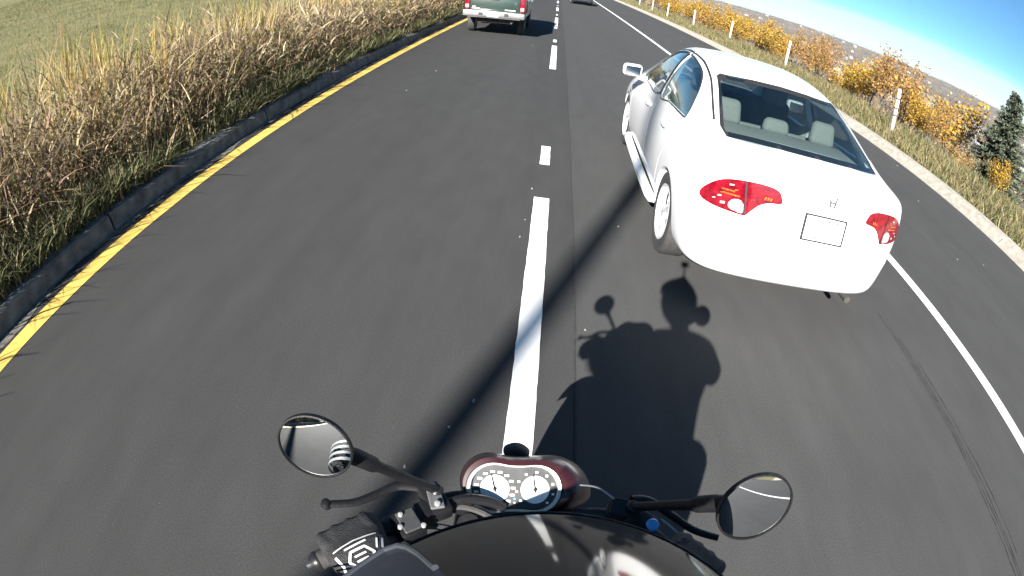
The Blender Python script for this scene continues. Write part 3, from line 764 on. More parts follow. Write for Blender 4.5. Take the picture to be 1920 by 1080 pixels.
# ------------------------------------------------------------------ pickup ahead in the left lane
def build_pickup(loc):
    r = empty('green_pickup', loc); P = MAT['car_green']; W2 = .86
    # y = 0 at the rear axle, tailgate at -1.02
    prof = [(-1.02, .62), (-1.03, 1.26), (1.35, 1.28), (1.42, 1.30), (1.50, .50), (-.98, .50)]
    body = MB()
    # bed sides, floor and front wall (an open box), tailgate apart
    for s in (-1, 1):
        body.box((s*(W2-.04), .20, .90), (.08, 2.44, .70), bevel=.025)
        body.box((s*(W2-.07), .20, 1.262), (.16, 2.44, .05), bevel=.02)
        body.box((s*(W2-.05), .0, .92), (.16, 1.05, .42), bevel=.06, seg=3)
    body.box((0, .20, .70), (2*W2-.16, 2.42, .08)); body.box((0, 1.40, .95), (2*W2-.12, .06, .60))
    bodyme = body.mesh('bed')
    link_mesh('bed', bodyme, P, r, True, 35)
    tg = MB().box((0, -1.015, .98), (1.40, .07, .56), bevel=.02).box((0, -1.055, 1.18), (1.36, .02, .05), bevel=.008).build('tailgate', P, r)
    MB().box((0, -1.058, 1.10), (.22, .02, .06), bevel=.008).build('tailgate_handle', MAT['trim'], tg)
    lt = pmat('badge_silver', (.72, .73, .72), (.6, .6, .6), 60, rough=.3, metal=.3)
    for x, z, w in ((-.58, .845, .10), (-.53, .80, .22), (.44, .80, .30)):
        MB().box((x, -1.055, z), (w, .008, .028), bevel=.003, seg=1).build('badge', lt, tg)
    for s in (-1, 1):
        l = MB().box((s*.775, -1.012, .97), (.145, .10, .42), bevel=.022, seg=3).build('tail_lamp', MAT['red_lens'], r)
        MB().box((s*.775, -1.066, .86), (.10, .012, .10), bevel=.006, seg=1).build('reversing_lens', MAT['clear_lens'], l)
    bp = MB().box((0, -1.13, .655), (1.74, .16, .185), bevel=.035, seg=3).box((0, -1.12, .565), (1.50, .12, .06), bevel=.02)
    bpo = bp.build('rear_bumper', pmat('bumper_bright', (.5, .5, .5), (.36, .36, .36), 5, rough=.3, metal=.8), r)
    for s in (-1, 1): MB().box((s*.36, -1.212, .66), (.12, .012, .10), bevel=.004, seg=1).build('bumper_step', MAT['trim'], bpo)
    MB().box((-.02, -1.216, .66), (.31, .008, .155), bevel=.002, seg=1).build('number_plate', MAT['plate'], r)
    # cab
    cab = [(1.44, .50), (1.44, 1.28), (1.62, 1.70), (1.78, 1.75), (2.65, 1.74), (3.10, 1.27), (4.15, 1.17), (4.30, 1.02), (4.33, .52)]
    cm = prism(cab, 'x', -W2, W2); bm = bmesh.new(); bm.from_mesh(cm)
    for v in bm.verts:
        if v.co.z > 1.4: v.co.x *= .80
        elif v.co.y > 4.2: v.co.x *= .94
    bmesh.ops.bevel(bm, geom=[e for e in bm.edges], offset=.035, segments=2, affect='EDGES'); bm.to_mesh(cm); bm.free()
    link_mesh('cab', cm, P, r, True, 35)
    gm = MAT['side_glass']; dg_ = pmat('dark_cab_glass', (.02, .026, .028), (.015, .02, .022), 5, rough=.06, coat=1.0)
    MB().add([(-.62, 1.50, 1.34), (.62, 1.50, 1.34), (.55, 1.63, 1.66), (-.55, 1.63, 1.66)], [(3, 2, 1, 0)]).build('rear_window', dg_, r)
    for s in (-1, 1):
        MB().add([(s*(W2-.012), 1.62, 1.32), (s*(W2-.012), 2.95, 1.32), (s*(W2*.82+.012), 2.58, 1.66), (s*(W2*.82+.012), 1.76, 1.66)], [(0, 1, 2, 3)]).build('side_window', dg_, r)
        MB().box((s*(W2+.13), 2.85, 1.32), (.20, .07, .17), bevel=.03, seg=3).build('door_mirror', MAT['trim'], r)
        for yw in (0.0, 2.78):
            rot = Matrix.Rotation(R(90*s), 3, 'Y'); c = Vector((s*.735, yw, .345))
            w = MB().lathe([(.20, -.09), (.24, -.105), (.30, -.108), (.335, -.09), (.345, -.06), (.345, .06), (.335, .09), (.30, .108), (.24, .105), (.20, .09)], c, rot, n=32, close=False).build('wheel', MAT['rubber'], r)
            MB().lathe([(.0, .05), (.06, .07), (.12, .05), (.19, .085), (.205, .09), (.205, -.09)], c, rot, n=24).build('rim', MAT['alloy'], w)
    MB().box((0, 1.6, .44), (1.05, 5.0, .12), bevel=.02).tube([(-.7, 0, .36), (.7, 0, .36)], .05, 10).box((0, 0, .36), (.3, .3, .28), bevel=.1).build('chassis', MAT['grime'], r)
    MB().tube([(.45, -.4, .42), (.50, -1.0, .42)], .03, 10).build('exhaust_pipe', MAT['grime'], r)
    return r
pick = build_pickup((-1.70, 16.65, 0))
tag(pick, 'dark green pickup with bright rear bumper driving in the left lane', 'pickup')

def copy_car(src, name, loc, rz, paint_mat):
    def rec(o, parent):
        c = o.copy(); col.objects.link(c); c.parent = parent
        if o.type == 'MESH' and o.data.materials and o.data.materials[0] is MAT['car_white']:
            me = o.data.copy(); me.materials[0] = paint_mat; c.data = me
        for ch in o.children: rec(ch, c)
        return c
    r = rec(src, None); r.name = name; r.location = loc; r.rotation_euler = (0, 0, rz); return r
dark = copy_car(sedan, 'dark_sedan', (1.90, 44.2, 0), R(0.6), MAT['car_dark'])
tag(dark, 'dark grey car far ahead in the right lane at the top edge', 'car')

# ------------------------------------------------------------------ utility pole whose shadow crosses the road
up = empty('utility_pole', (-6.78, -16.0, 0.05)); up.rotation_euler = (0, R(3.4), 0)
WOOD = pmat('weathered_wood', (.24, .20, .155), (.13, .105, .08), 6, rough=.9, stretch=(6, 6, .5), bump=.4)
MB().tube([(0, 0, -.3), (0, 0, 4), (0, 0, 8), (0, 0, 13.0)], [.12, .112, .10, .085], 16).build('pole', WOOD, up)
MB().tube([(0, 0, 13.0), (0, 0, 13.05)], [.09, .06], 16).build('pole_cap', MAT['steel'], up)
tag(up, 'tall slightly leaning wooden utility pole on the left verge behind the rider', 'pole')

# ------------------------------------------------------------------ blades and leaves
def blades(pos, h, w, az, lean, droop, cols, seg=3, twist=None):
    """ribbons: pos (n,3), each a tapering bent blade of seg pieces"""
    n = len(pos); T = np.linspace(0, 1, seg+1)
    if twist is None: twist = rng.uniform(0, np.pi, n)
    dirx, diry = np.cos(az), np.sin(az)
    wx, wy = np.cos(twist), np.sin(twist)
    V = np.zeros((n, (seg+1)*2, 3), np.float32); C = np.zeros((n, (seg+1)*2, 3), np.float32)
    for k, t in enumerate(T):
        out = h*(lean*t + droop*t*t*t)
        up_ = h*(t - 0.45*droop*t**3) * np.sqrt(np.clip(1-(lean*0.5)**2, 0.3, 1))
        cx_, cy_, cz_ = pos[:, 0]+dirx*out, pos[:, 1]+diry*out, pos[:, 2]+up_
        ww = w*0.5*(1.0-0.9*t**1.6)*(0.75+0.5*min(1, t*3))
        for j, sg in enumerate((-1, 1)):
            V[:, 2*k+j, 0] = cx_+sg*wx*ww; V[:, 2*k+j, 1] = cy_+sg*wy*ww; V[:, 2*k+j, 2] = cz_
            C[:, 2*k+j] = cols
    base = (np.arange(n)*(seg+1)*2)[:, None]
    q = np.concatenate([np.array([2*k, 2*k+1, 2*k+3, 2*k+2]) for k in range(seg)])
    F = (base+q[None, :]).ravel()
    return V.reshape(-1, 3), F, C.reshape(-1, 3)
def join_blades(name, parts, mat):
    Vs, Fs, Cs, off = [], [], [], 0
    for V, F, C in parts:
        Vs.append(V); Fs.append(F+off); Cs.append(C); off += len(V)
    me = np_mesh(name, np.concatenate(Vs), np.concatenate(Fs), 4, np.concatenate(Cs))
    return link_mesh(name, me, mat, smooth=False)
def pick_cols(n, pal, w, var=0.18):
    pal = np.array(pal); i = rng.choice(len(pal), n, p=np.array(w)/sum(w)); return np.clip(pal[i]*rng.normal(1, var, (n, 1))*rng.normal(1, .05, (n, 3)), 0.005, 0.9)
LEAF = tint_mat('dry_leaf', trans=.36)
def ydist(n, near, far, p):    # more plants near the camera
    u = rng.random(n); return near + (far-near)*u**p
def clumpy(x, y, k, ph=0.0):
    return np.sin(x*k+ph)*np.cos(y*k*.9+ph*2)+.6*np.sin(y*k*2.1+x*k*.7+ph)
DRY = [(.32, .245, .125), (.40, .315, .17), (.20, .15, .09), (.28, .205, .125), (.42, .355, .215), (.36, .295, .085), (.26, .245, .075), (.12, .13, .05)]
def verge_plants():
    parts = []
    # tall dry stalks and strap leaves
    n = 58000
    y = ydist(n, -14, 75, 1.9) ; x = -3.70 - rng.gamma(2.0, .80, n)
    keep = (x > -8.5) & (clumpy(x, y, 2.1)+rng.normal(0, .7, n) > -.75); x, y = x[keep], y[keep]; n = len(x)
    d = np.hypot(x, y)
    h = rng.normal(1.10, .22, n)*(0.32+.68*smooth01((-3.6-x)/1.3))*(1+.20*clumpy(x, y, .9, 2)); h = np.clip(h, .2, 1.75)
    w = rng.uniform(.008, .025, n)*(1+.045*np.clip(d-4, 0, 40))
    yel = clumpy(x, y, 1.1, 4.0)
    cols = pick_cols(n, DRY, [4, 4, 3.5, 4, 3, 1.2, .8, 1.2])
    yg = (yel > .75) & (rng.random(n) < .65); cols[yg] = pick_cols(int(yg.sum()), [(.33, .26, .06), (.25, .24, .05), (.37, .28, .10)], [1, 1, 1])
    gr = (clumpy(x, y, 1.6, 7.0)+rng.normal(0, .35, n) > .8); cols[gr] = pick_cols(int(gr.sum()), [(.11, .125, .05), (.17, .165, .07), (.22, .20, .085)], [2, 2, 1]); h[gr] *= .85
    pk = (clumpy(x, y, 1.3, 9.0)+rng.normal(0, .35, n) > .9); cols[pk] = pick_cols(int(pk.sum()), [(.30, .21, .135), (.23, .16, .105), (.37, .285, .19)], [2, 2, 1])
    pos = np.stack([x, y, ground_h(x, y)-.02], 1)
    parts.append(blades(pos, h, w, rng.uniform(0, 2*np.pi, n), rng.normal(.16, .12, n), np.abs(rng.normal(.16, .22, n)), cols, 4))
    # broken, curling leaves half-way up
    n = 64000
    y = ydist(n, -14, 70, 1.9); x = -3.65 - rng.gamma(2.0, .78, n); keep = (x > -8.2); x, y = x[keep], y[keep]; n = len(x); d = np.hypot(x, y)
    z = ground_h(x, y)+rng.uniform(.05, 1.0, n)*(0.5+.5*smooth01((-3.6-x)/.8))
    cols = pick_cols(n, [(.33, .26, .145), (.20, .15, .095), (.40, .335, .21), (.12, .09, .06), (.28, .205, .13)], [3, 3, 2, 2, 3])
    parts.append(blades(np.stack([x, y, z], 1), rng.uniform(.12, .34, n), rng.uniform(.010, .030, n)*(1+.04*np.clip(d-4, 0, 40)), rng.uniform(0, 2*np.pi, n), rng.normal(.7, .35, n), rng.normal(.7, .5, n), cols, 3))
    # upright pale yellow reeds in tufts
    for _ in range(46):
        ty = ydist(1, 1.2, 32, 1.5)[0]; tx = -rng.uniform(4.4, 7.6); m = rng.integers(9, 30)
        x = tx+rng.normal(0, .13, m); y = ty+rng.normal(0, .16, m); hh = rng.normal(1.42, .2, m)
        parts.append(blades(np.stack([x, y, ground_h(x, y)], 1), hh, rng.uniform(.014, .026, m)*(1+.04*max(0, ty-4)), rng.uniform(0, 6.28, m), rng.normal(.10, .06, m), np.abs(rng.normal(.08, .08, m)), pick_cols(m, [(.36, .25, .07), (.29, .26, .06), (.38, .28, .11), (.34, .19, .085)], [2, 2, 1, 1], .12), 4))
    return join_blades('dry_verge_plants', parts, LEAF)
tag(verge_plants(), 'tall dry tan and brown weeds along the left kerb', 'weeds', kind='stuff')
def green_weeds():
    parts = []
    n = 44000; y = ydist(n, -8, 60, 1.8); x = -3.52 - np.abs(rng.normal(0, .34, n))
    keep = clumpy(x*0, y, 1.7, 1.0)+rng.normal(0, .5, n) > -.35; x, y = x[keep], y[keep]; n = len(x); d = np.hypot(x, y)
    h = rng.uniform(.10, .42, n)
    cols = pick_cols(n, [(.070, .080, .036), (.10, .108, .05), (.15, .14, .07), (.24, .20, .11)], [4, 4, 3, 2])
    pos = np.stack([x, y, np.where(x > -3.62, .145, ground_h(x, y))], 1)
    parts.append(blades(pos, h, rng.uniform(.008, .018, n)*(1+.04*np.clip(d-3, 0, 40)), rng.uniform(0, 6.28, n), rng.normal(.35, .3, n), np.abs(rng.normal(.3, .3, n)), cols, 3))
    return join_blades('green_weeds', parts, LEAF)
tag(green_weeds(), 'low green weeds spilling over the left kerb', 'weeds', kind='stuff')
def field_grass():
    n = 120000; r_ = rng.random(n)**.8; x = -5.5 - 45*r_**1.6; y = ydist(n, -6, 70, 1.2); d = np.hypot(x, y)
    cols = pick_cols(n, [(.130, .140, .058), (.18, .172, .08), (.24, .21, .108), (.10, .115, .045)], [3, 4, 3, 1.5], .10)
    h = rng.uniform(.05, .15, n)*(1+.012*np.clip(d-8, 0, 40)); pos = np.stack([x, y, ground_h(x, y)-.01], 1)
    return join_blades('field_grass', [blades(pos, h, rng.uniform(.008, .016, n)*(1+.045*np.clip(d-6, 0, 60)), rng.uniform(0, 6.28, n), rng.normal(.4, .3, n), np.abs(rng.normal(.4, .3, n)), cols, 2)], LEAF)
tag(field_grass(), 'short olive and straw coloured grass covering the left field', 'grass', kind='stuff')
def right_grass():
    parts = []
    n = 42000; y = ydist(n, 1.5, 75, 1.6); x = 7.92 + rng.gamma(1.6, 1.15, n); keep = x < 17; x, y = x[keep], y[keep]; n = len(x); d = np.hypot(x, y)
    cols = pick_cols(n, [(.13, .13, .057), (.19, .17, .085), (.29, .235, .13), (.25, .20, .095), (.085, .10, .04)], [3, 3, 3, 2, 2], .15)
    h = rng.uniform(.12, .40, n)*(.7+.5*smooth01((x-8.2)/1.5)); pos = np.stack([x, y, ground_h(x, y)-.01], 1)
    parts.append(blades(pos, h, rng.uniform(.010, .018, n)*(1+.05*np.clip(d-6, 0, 60)), rng.uniform(0, 6.28, n), rng.normal(.3, .25, n), np.abs(rng.normal(.3, .3, n)), cols, 3))
    return join_blades('right_verge_grass', parts, LEAF)
tag(right_grass(), 'ragged straw and green grass between the right kerb and shrubs', 'grass', kind='stuff')

# ------------------------------------------------------------------ verge posts on the right
PW = pmat('post_pale', (.60, .58, .54), (.42, .40, .37), 8, rough=.8, stretch=(3, 3, .6), bump=.3)
post_spots = [(9.02, 12.15, -3.0), (9.55, 21.4, 1.5), (9.65, 29.9, 2.0), (9.2, 36.8, -1.5), (8.75, 44.0, 1.0), (8.85, 52.0, 0), (9.0, 61.7, 1.0)]
ORD = ['nearest', 'second', 'third', 'fourth', 'fifth', 'sixth', 'seventh', 'eighth', 'ninth', 'tenth', 'eleventh', 'twelfth', 'thirteenth', 'fourteenth', 'fifteenth', 'sixteenth', 'seventeenth', 'eighteenth', 'nineteenth', 'twentieth', 'twenty-first', 'twenty-second', 'twenty-third', 'twenty-fourth', 'twenty-fifth', 'twenty-sixth', 'twenty-seventh', 'twenty-eighth', 'twenty-ninth', 'thirtieth', 'thirty-first', 'thirty-second', 'thirty-third', 'thirty-fourth', 'thirty-fifth', 'thirty-sixth', 'thirty-seventh', 'thirty-eighth', 'thirty-ninth', 'fortieth', 'forty-first', 'forty-second']
pme = MB().tube([(0, 0, -.3), (0, 0, .6), (0, 0, 1.24), (0, 0, 1.27)], [.062, .058, .055, .045], 10).mesh('post_shaft'); pme.materials.append(PW)
pme.polygons.foreach_set('use_smooth', [True]*len(pme.polygons))
bme = MB().tube([(0, 0, 0), (0, 0, .035)], .066, 10).mesh('post_band'); bme.materials.append(MAT['grime'])
for i, (x, y, ln) in enumerate(post_spots):
    p = empty('verge_post', (x, y, float(ground_h(x, y)))); p.rotation_euler = (R(ln*.4), R(ln), 0)
    s_ = bpy.data.objects.new('shaft', pme); col.objects.link(s_); s_.parent = p
    for z in ((.98, .72, .52) if i == 0 else (.95,)):
        b_ = bpy.data.objects.new('band', bme); col.objects.link(b_); b_.parent = p; b_.location = (0, 0, z)
    tag(p, f'{ORD[i]} pale wooden post along the right verge' + (', banded with dark wire' if i == 0 else ''), 'post', 'pale posts along the right verge')

# ------------------------------------------------------------------ golden shrubs
GOLD = tint_mat('gold_leaf', trans=.3)
BARK = pmat('shrub_bark', (.16, .12, .085), (.09, .07, .05), 20, rough=.9)
def leaf_cloud(centers, per, size, spread, pal, wts, flat=1.0):
    n = len(centers)*per
    c = np.repeat(np.asarray(centers), per, 0)+rng.normal(0, 1, (n, 3))*np.array([spread, spread, spread*flat])
    a = rng.normal(0, 1, (n, 3)); a /= np.linalg.norm(a, axis=1)[:, None]
    b = np.cross(a, rng.normal(0, 1, (n, 3))); b /= np.linalg.norm(b, axis=1)[:, None]
    s1 = size*rng.uniform(.6, 1.4, (n, 1)); s2 = s1*rng.uniform(.45, .8, (n, 1))
    V = np.stack([c-a*s1, c-b*s2, c+a*s1, c+b*s2], 1).reshape(-1, 3)
    F = np.arange(n*4); C = np.repeat(pick_cols(n, pal, wts, .16), 4, 0)
    return V, F, C
def shrub_meshes(seed, h, rad, dens, pal, wts, leaf=.03):
    r = random.Random(seed); st = MB(); tips = []
    for k in range(r.randint(7, 11)):
        a = r.uniform(0, 6.28); o = r.uniform(.15, 1)*rad; hh = h*r.uniform(.6, 1.0)
        p = [(0.04*math.cos(a), .04*math.sin(a), -.15), (o*.35*math.cos(a), o*.35*math.sin(a), hh*.4), (o*.75*math.cos(a+.2), o*.75*math.sin(a+.2), hh*.75), (o*math.cos(a+.25), o*math.sin(a+.25), hh)]
        line = bezier(p, 4); st.tube(line, lerp_list([.020, .012, .006, .003], len(line)), 5)
        for q in line[5:]:
            tips.append(q); 
            for _ in range(2):
                e = Vector((r.uniform(-1, 1), r.uniform(-1, 1), r.uniform(-.2, .8)))*rad*.35
                tips.append(q+e); st.tube([q, q+e*.6, q+e], [.005, .004, .002], 4, caps=False)
    V, F, C = leaf_cloud([tuple(t) for t in tips], dens, leaf, rad*.13, pal, wts)
    return st.mesh('stems'), np_mesh('crown', V, F, 4, C)
GP = [(.40, .235, .030), (.44, .28, .042), (.31, .165, .028), (.26, .22, .045), (.18, .12, .05)]
OP = [(.35, .19, .042), (.29, .145, .042), (.40, .25, .08), (.21, .135, .06)]
variants = [shrub_meshes(1, 2.0, .80, 10, GP, [4, 4, 3, 1, 1], .040), shrub_meshes(2, 1.6, .9, 10, GP, [3, 4, 3, 2, 1], .038), shrub_meshes(3, 1.9, .7, 7, OP, [3, 3, 3, 2], .036), shrub_meshes(4, 1.2, .85, 7, OP, [2, 2, 4, 3], .034)]
for st, cr in variants: st.materials.append(BARK); cr.materials.append(GOLD)
shrubs = []
yy = 4.6; k = 0
while yy < 66 and len(shrubs) < 42:
    shrubs.append((10.7+rng.uniform(0, 1.1)+ (0.6 if yy < 9 else 0), yy, rng.integers(0, 4) if yy > 13 else [3, 2, 3, 1, 2, 0][k % 6])); yy += rng.uniform(.75, 1.25)*(1+yy*.022); k += 1
for i, (x, y, v) in enumerate(shrubs):
    sc = rng.uniform(.85, 1.15)*(1+.004*y) * (0.62 if y < 9.5 else (0.5 if y < 11.5 else (0.8 if y < 14 else 1.0)))
    s_ = empty('golden_shrub', (x, y, float(ground_h(x, y)))); s_.scale = (sc*1.1, sc*1.1, sc); s_.rotation_euler = (0, 0, rng.uniform(0, 6.28))
    for nm, me in (('stems', variants[v][0]), ('crown', variants[v][1])):
        o = bpy.data.objects.new(nm, me); col.objects.link(o); o.parent = s_
    tag(s_, f'golden autumn shrub on the right verge, {ORD[i]} of the front row' + ('' if i == 0 else ' from the near end'), 'shrub', 'golden shrubs behind the right kerb')
# a second, looser row down the bank
back = []
yy = 17.0
while yy < 75 and len(back) < 24:
    back.append((13.2+rng.uniform(0, 3.0)+yy*.03, yy, int(rng.integers(0, 4)))); yy += rng.uniform(1.6, 3.0)*(1+yy*.012)
for i, (x, y, v) in enumerate(back):
    sc = rng.uniform(1.0, 1.5)
    s_ = empty('golden_shrub', (x, y, float(ground_h(x, y)))); s_.scale = (sc*1.15, sc*1.15, sc); s_.rotation_euler = (0, 0, rng.uniform(0, 6.28))
    for nm, me in (('stems', variants[v][0]), ('crown', variants[v][1])):
        o = bpy.data.objects.new(nm, me); col.objects.link(o); o.parent = s_
    tag(s_, 'golden shrub lower down the bank, behind the front row', 'shrub', 'golden shrubs lower down the bank')

# ------------------------------------------------------------------ spruce
def spruce(loc, h):
    t = empty('spruce_tree', loc)
    MB().tube([(0, 0, -.4), (0, 0, h*.5), (0, 0, h)], [h*.028, h*.017, .012], 10).build('trunk', BARK, t)
    Vs, Fs, Cs, off = [], [], [], 0; r = random.Random(5)
    z = h*.06
    while z < h*.985:
        f_ = 1-z/h; L = h*.37*(f_**.8)*1.0+.05
        for k in range(int(6+5*f_)):
            a = r.uniform(0, 6.283); ln = L*r.uniform(.65, 1.12); m = int(10+ln*26)
            tt = np.linspace(.08, 1, m); zz = z + ln*(.10*tt - .42*tt**2 + .28*tt**3)+r.uniform(-.1, .1)
            cx_, cy_ = np.cos(a)*tt*ln, np.sin(a)*tt*ln
            c = np.repeat(np.stack([cx_, cy_, zz], 1), 5, 0); n = len(c)
            ax = np.stack([np.cos(a)+rng.normal(0, .55, n), np.sin(a)+rng.normal(0, .55, n), rng.normal(.15, .4, n)], 1); ax /= np.linalg.norm(ax, axis=1)[:, None]
            b = np.cross(ax, rng.normal(0, 1, (n, 3))); b /= np.linalg.norm(b, axis=1)[:, None]
            s1 = (.10+.035*ln)*rng.uniform(.6, 1.2, (n, 1)); wv = s1*.20
            V = np.stack([c-b*wv*.6, c+b*wv*.6, c+ax*s1+b*wv, c+ax*s1*1.2-b*wv*.2], 1).reshape(-1, 3)
            Vs.append(V); Fs.append(np.arange(n*4)+off); off += n*4
            Cs.append(np.repeat(pick_cols(n, [(.075, .095, .062), (.11, .13, .088), (.05, .065, .043), (.14, .15, .11)], [3, 3, 2, 1], .15), 4, 0))
        z += h*.030*(0.6+.6*f_)
    me = np_mesh('crown', np.concatenate(Vs), np.concatenate(Fs), 4, np.concatenate(Cs))
    link_mesh('crown', me, tint_mat('needles', trans=.08), t, smooth=False)
    return t
sx_, sy_ = 15.5, 13.65
SPR = spruce((sx_, sy_, float(ground_h(sx_, sy_))), 3.95)
tag(SPR, 'dark green spruce standing down the bank at the right edge', 'tree')

# ------------------------------------------------------------------ houses and woods in the valley
def house_mesh(w, d, h, rh, wm, rm):
    m = MB(); m.add([(-w, -d, -2), (w, -d, -2), (w, d, -2), (-w, d, -2), (-w, -d, h), (w, -d, h), (w, d, h), (-w, d, h), (-w, 0, h+rh), (w, 0, h+rh)],
                    [(0, 1, 5, 4), (1, 2, 6, 9, 5), (2, 3, 7, 6), (3, 0, 4, 8, 7)], 0)
    o = .5
    m.add([(-w-o, -d-o, h-.25), (w+o, -d-o, h-.25), (w+o, 0, h+rh+.12), (-w-o, 0, h+rh+.12), (w+o, d+o, h-.25), (-w-o, d+o, h-.25)], [(0, 1, 2, 3), (3, 2, 4, 5)], 1)
    for k in range(3):   # windows
        x = -w*.65+k*w*.62
        m.add([(x-.6, -d-.03, h*.35), (x+.6, -d-.03, h*.35), (x+.6, -d-.03, h*.8), (x-.6, -d-.03, h*.8)], [(0, 1, 2, 3)], 2)
    me = m.mesh('house'); [me.materials.append(q) for q in (wm, rm, MAT['cabin_dark'])]; return me
wms = [pmat('siding_white', (.28, .275, .265), (.24, .235, .23), 2), pmat('siding_beige', (.27, .24, .20), (.23, .205, .17), 2), pmat('siding_grey', (.20, .20, .205), (.17, .17, .175), 2)]
rms = [pmat('roof_grey', (.16, .15, .15), (.11, .105, .10), 3), pmat('roof_brown', (.17, .12, .09), (.12, .09, .07), 3), pmat('roof_pale', (.22, .215, .21), (.18, .18, .18), 3)]
hms = [house_mesh(6+a, 4.2, 4.2+b, 2.4, wms[a % 3], rms[(a+b) % 3]) for a in range(3) for b in range(3)]
cnt = 0
while cnt < 200:
    az = R(rng.uniform(12, 60)); rr = float(np.exp(rng.uniform(np.log(260), np.log(2900)))) if rng.random() < .75 else rng.uniform(700, 2600)
    x, y = rr*math.sin(az), rr*math.cos(az)
    if x < 65: continue
    o = bpy.data.objects.new('valley_house', hms[int(rng.integers(0, len(hms)))]); col.objects.link(o)
    o.location = (x, y, float(ground_h(x, y))); o.rotation_euler = (0, 0, rng.uniform(0, 6.28)); sc = rng.uniform(.9, 1.3); o.scale = (sc, sc, sc)
    tag(o, 'small house among bare trees far off in the valley', 'house', 'houses in the valley'); cnt += 1
def far_woods():
    n = 8500
    az = R(1)*rng.uniform(8, 62, n); rr = np.exp(rng.uniform(np.log(70), np.log(3000), n)); rr[::2] = rng.uniform(500, 3000, len(rr[::2]))
    x, y = rr*np.sin(az), rr*np.cos(az); keep = x > 30; x, y, rr = x[keep], y[keep], rr[keep]; n = len(x)
    z = ground_h(x, y); R0 = rng.uniform(1.4, 3.6, n)*np.clip(rr/300, .45, 1.3)
    per = 26; c = np.repeat(np.stack([x, y, z+R0*.9], 1), per, 0); Rr = np.repeat(R0, per)[:, None]
    u = rng.normal(0, 1, (n*per, 3)); u /= np.linalg.norm(u, axis=1)[:, None]; c = c+u*Rr*rng.uniform(.35, 1.0, (n*per, 1))*np.array([1, 1, 1.05])
    a = rng.normal(0, 1, (n*per, 3)); a /= np.linalg.norm(a, axis=1)[:, None]; b = np.cross(a, rng.normal(0, 1, (n*per, 3))); b /= np.linalg.norm(b, axis=1)[:, None]
    s = Rr*rng.uniform(.16, .34, (n*per, 1))
    V = np.stack([c-a*s, c-b*s*.7, c+a*s, c+b*s*.7], 1).reshape(-1, 3)
    tcol = pick_cols(n, [(.095, .08, .066), (.13, .105, .085), (.07, .066, .05), (.18, .13, .07), (.055, .062, .042), (.26, .175, .06)], [4, 4, 3, 1.5, 1.5, .7], .15)
    return link_mesh('valley_woods', np_mesh('valley_woods', V, np.arange(len(V)), 4, np.repeat(tcol, per*4, 0)), tint_mat('far_leaf', trans=.1), smooth=False)
tag(far_woods(), 'bare brown and golden woods covering the far valley side', 'woods', kind='stuff')

# ------------------------------------------------------------------ autumn haze in the valley air
HZ = 0.00006
hm = bpy.data.materials.new('haze_air'); hm.use_nodes = True; hn = hm.node_tree; hn.nodes.clear()
ho = hn.nodes.new('ShaderNodeOutputMaterial'); hv = hn.nodes.new('ShaderNodeVolumePrincipled')
hv.inputs['Color'].default_value = (.90, .93, .97, 1); hv.inputs['Density'].default_value = HZ; hv.inputs['Anisotropy'].default_value = 0.0
hn.links.new(hv.outputs[0], ho.inputs['Volume'])
hz_ = MB().box((1800, 1800, 40), (5800, 5800, 190)).build('haze', hm, smooth=False)
tag(hz_, 'thin pale autumn haze over the valley', 'haze', kind='stuff')

# ------------------------------------------------------------------ motorcycle (written in world coordinates, centre line x = BX)
BX = 0.055
bike = empty('motorcycle', (BX, 0, 0))
tag(bike, 'naked motorcycle with maroon fly screen and round twin dials in the foreground', 'motorcycle')
BLACK = pmat('black_plastic', (.0085, .0085, .0095), (.006, .006, .007), 60, rough=.5, spec=.22, bump=.15, bump_scale=300)
SATIN = pmat('satin_black', (.013, .013, .014), (.009, .009, .010), 40, rough=.36, spec=.3)
MAROON = pmat('maroon_paint', (.030, .006, .009), (.023, .005, .007), 5, rough=.38, coat=.35, coat_rough=.12)
SILV = pmat('silver_bezel', (.58, .58, .56), (.48, .48, .46), 30, rough=.35, metal=.55)
DIALW = pmat('dial_white', (.84, .84, .83), (.80, .80, .79), 30, rough=.4)
DIALK = pmat('dial_dark', (.045, .047, .05), (.03, .032, .034), 40, rough=.4)
MIRR = pmat('mirror_glass', (.82, .84, .85), (.80, .82, .83), 5, rough=.015, metal=1.0)
BLUE = pmat('blue_button', (.08, .36, .72), (.06, .30, .62), 40, rough=.4)
RED = pmat('red_switch', (.55, .03, .02), (.4, .02, .015), 40, rough=.4)
def frame_rot(normal, up=(0, 0, 1)):
    """rotation whose z is the normal and y points as near to up as it can"""
    z = Vector(normal).normalized(); x = Vector(up).cross(z)
    if x.length < 1e-5: x = Vector((1, 0, 0))
    x.normalize(); y = z.cross(x); return Matrix((x, y, z)).transposed()
B = dict(wc=True)
# handlebar: one bent tube
GL0, GL1 = Vector((-.286, .384, 1.043)), Vector((-.160, .496, 1.056))      # left grip, end to inside
GR0, GR1 = Vector((.415, .405, 1.060)), Vector((.287, .515, 1.072))
bar = MB().tube(bezier([GL0, GL1, (-.10, .545, 1.055), (-.03, .565, 1.02), (.055, .570, 1.00), (.14, .575, 1.03), (.215, .560, 1.065), GR1, GR0], 6), .0125, 12)
bar.build('handlebar', SATIN, bike, **B)
for g0, g1, nm in ((GL0, GL1, 'left'), (GR0, GR1, 'right')):
    ax = (g1-g0).normalized(); gr = MB(); pts = []; rad = []
    for k in range(25): pts.append(g0.lerp(g1, k/24)); rad.append(.0175 + (.0012 if k % 2 else 0))
    g = gr.tube(pts, rad, 14).build('grip', MAT['rubber'], bike, **B)
    MB().tube([g0-ax*.012, g0-ax*.006, g0, g0+ax*.004], [.011, .0155, .019, .019], 14).build('bar_end', SATIN, g, **B)
    MB().tube([g0-ax*.020, g0-ax*.012], [.006, .006], 10).build('bar_end_screw', MAT['steel'], g, **B)
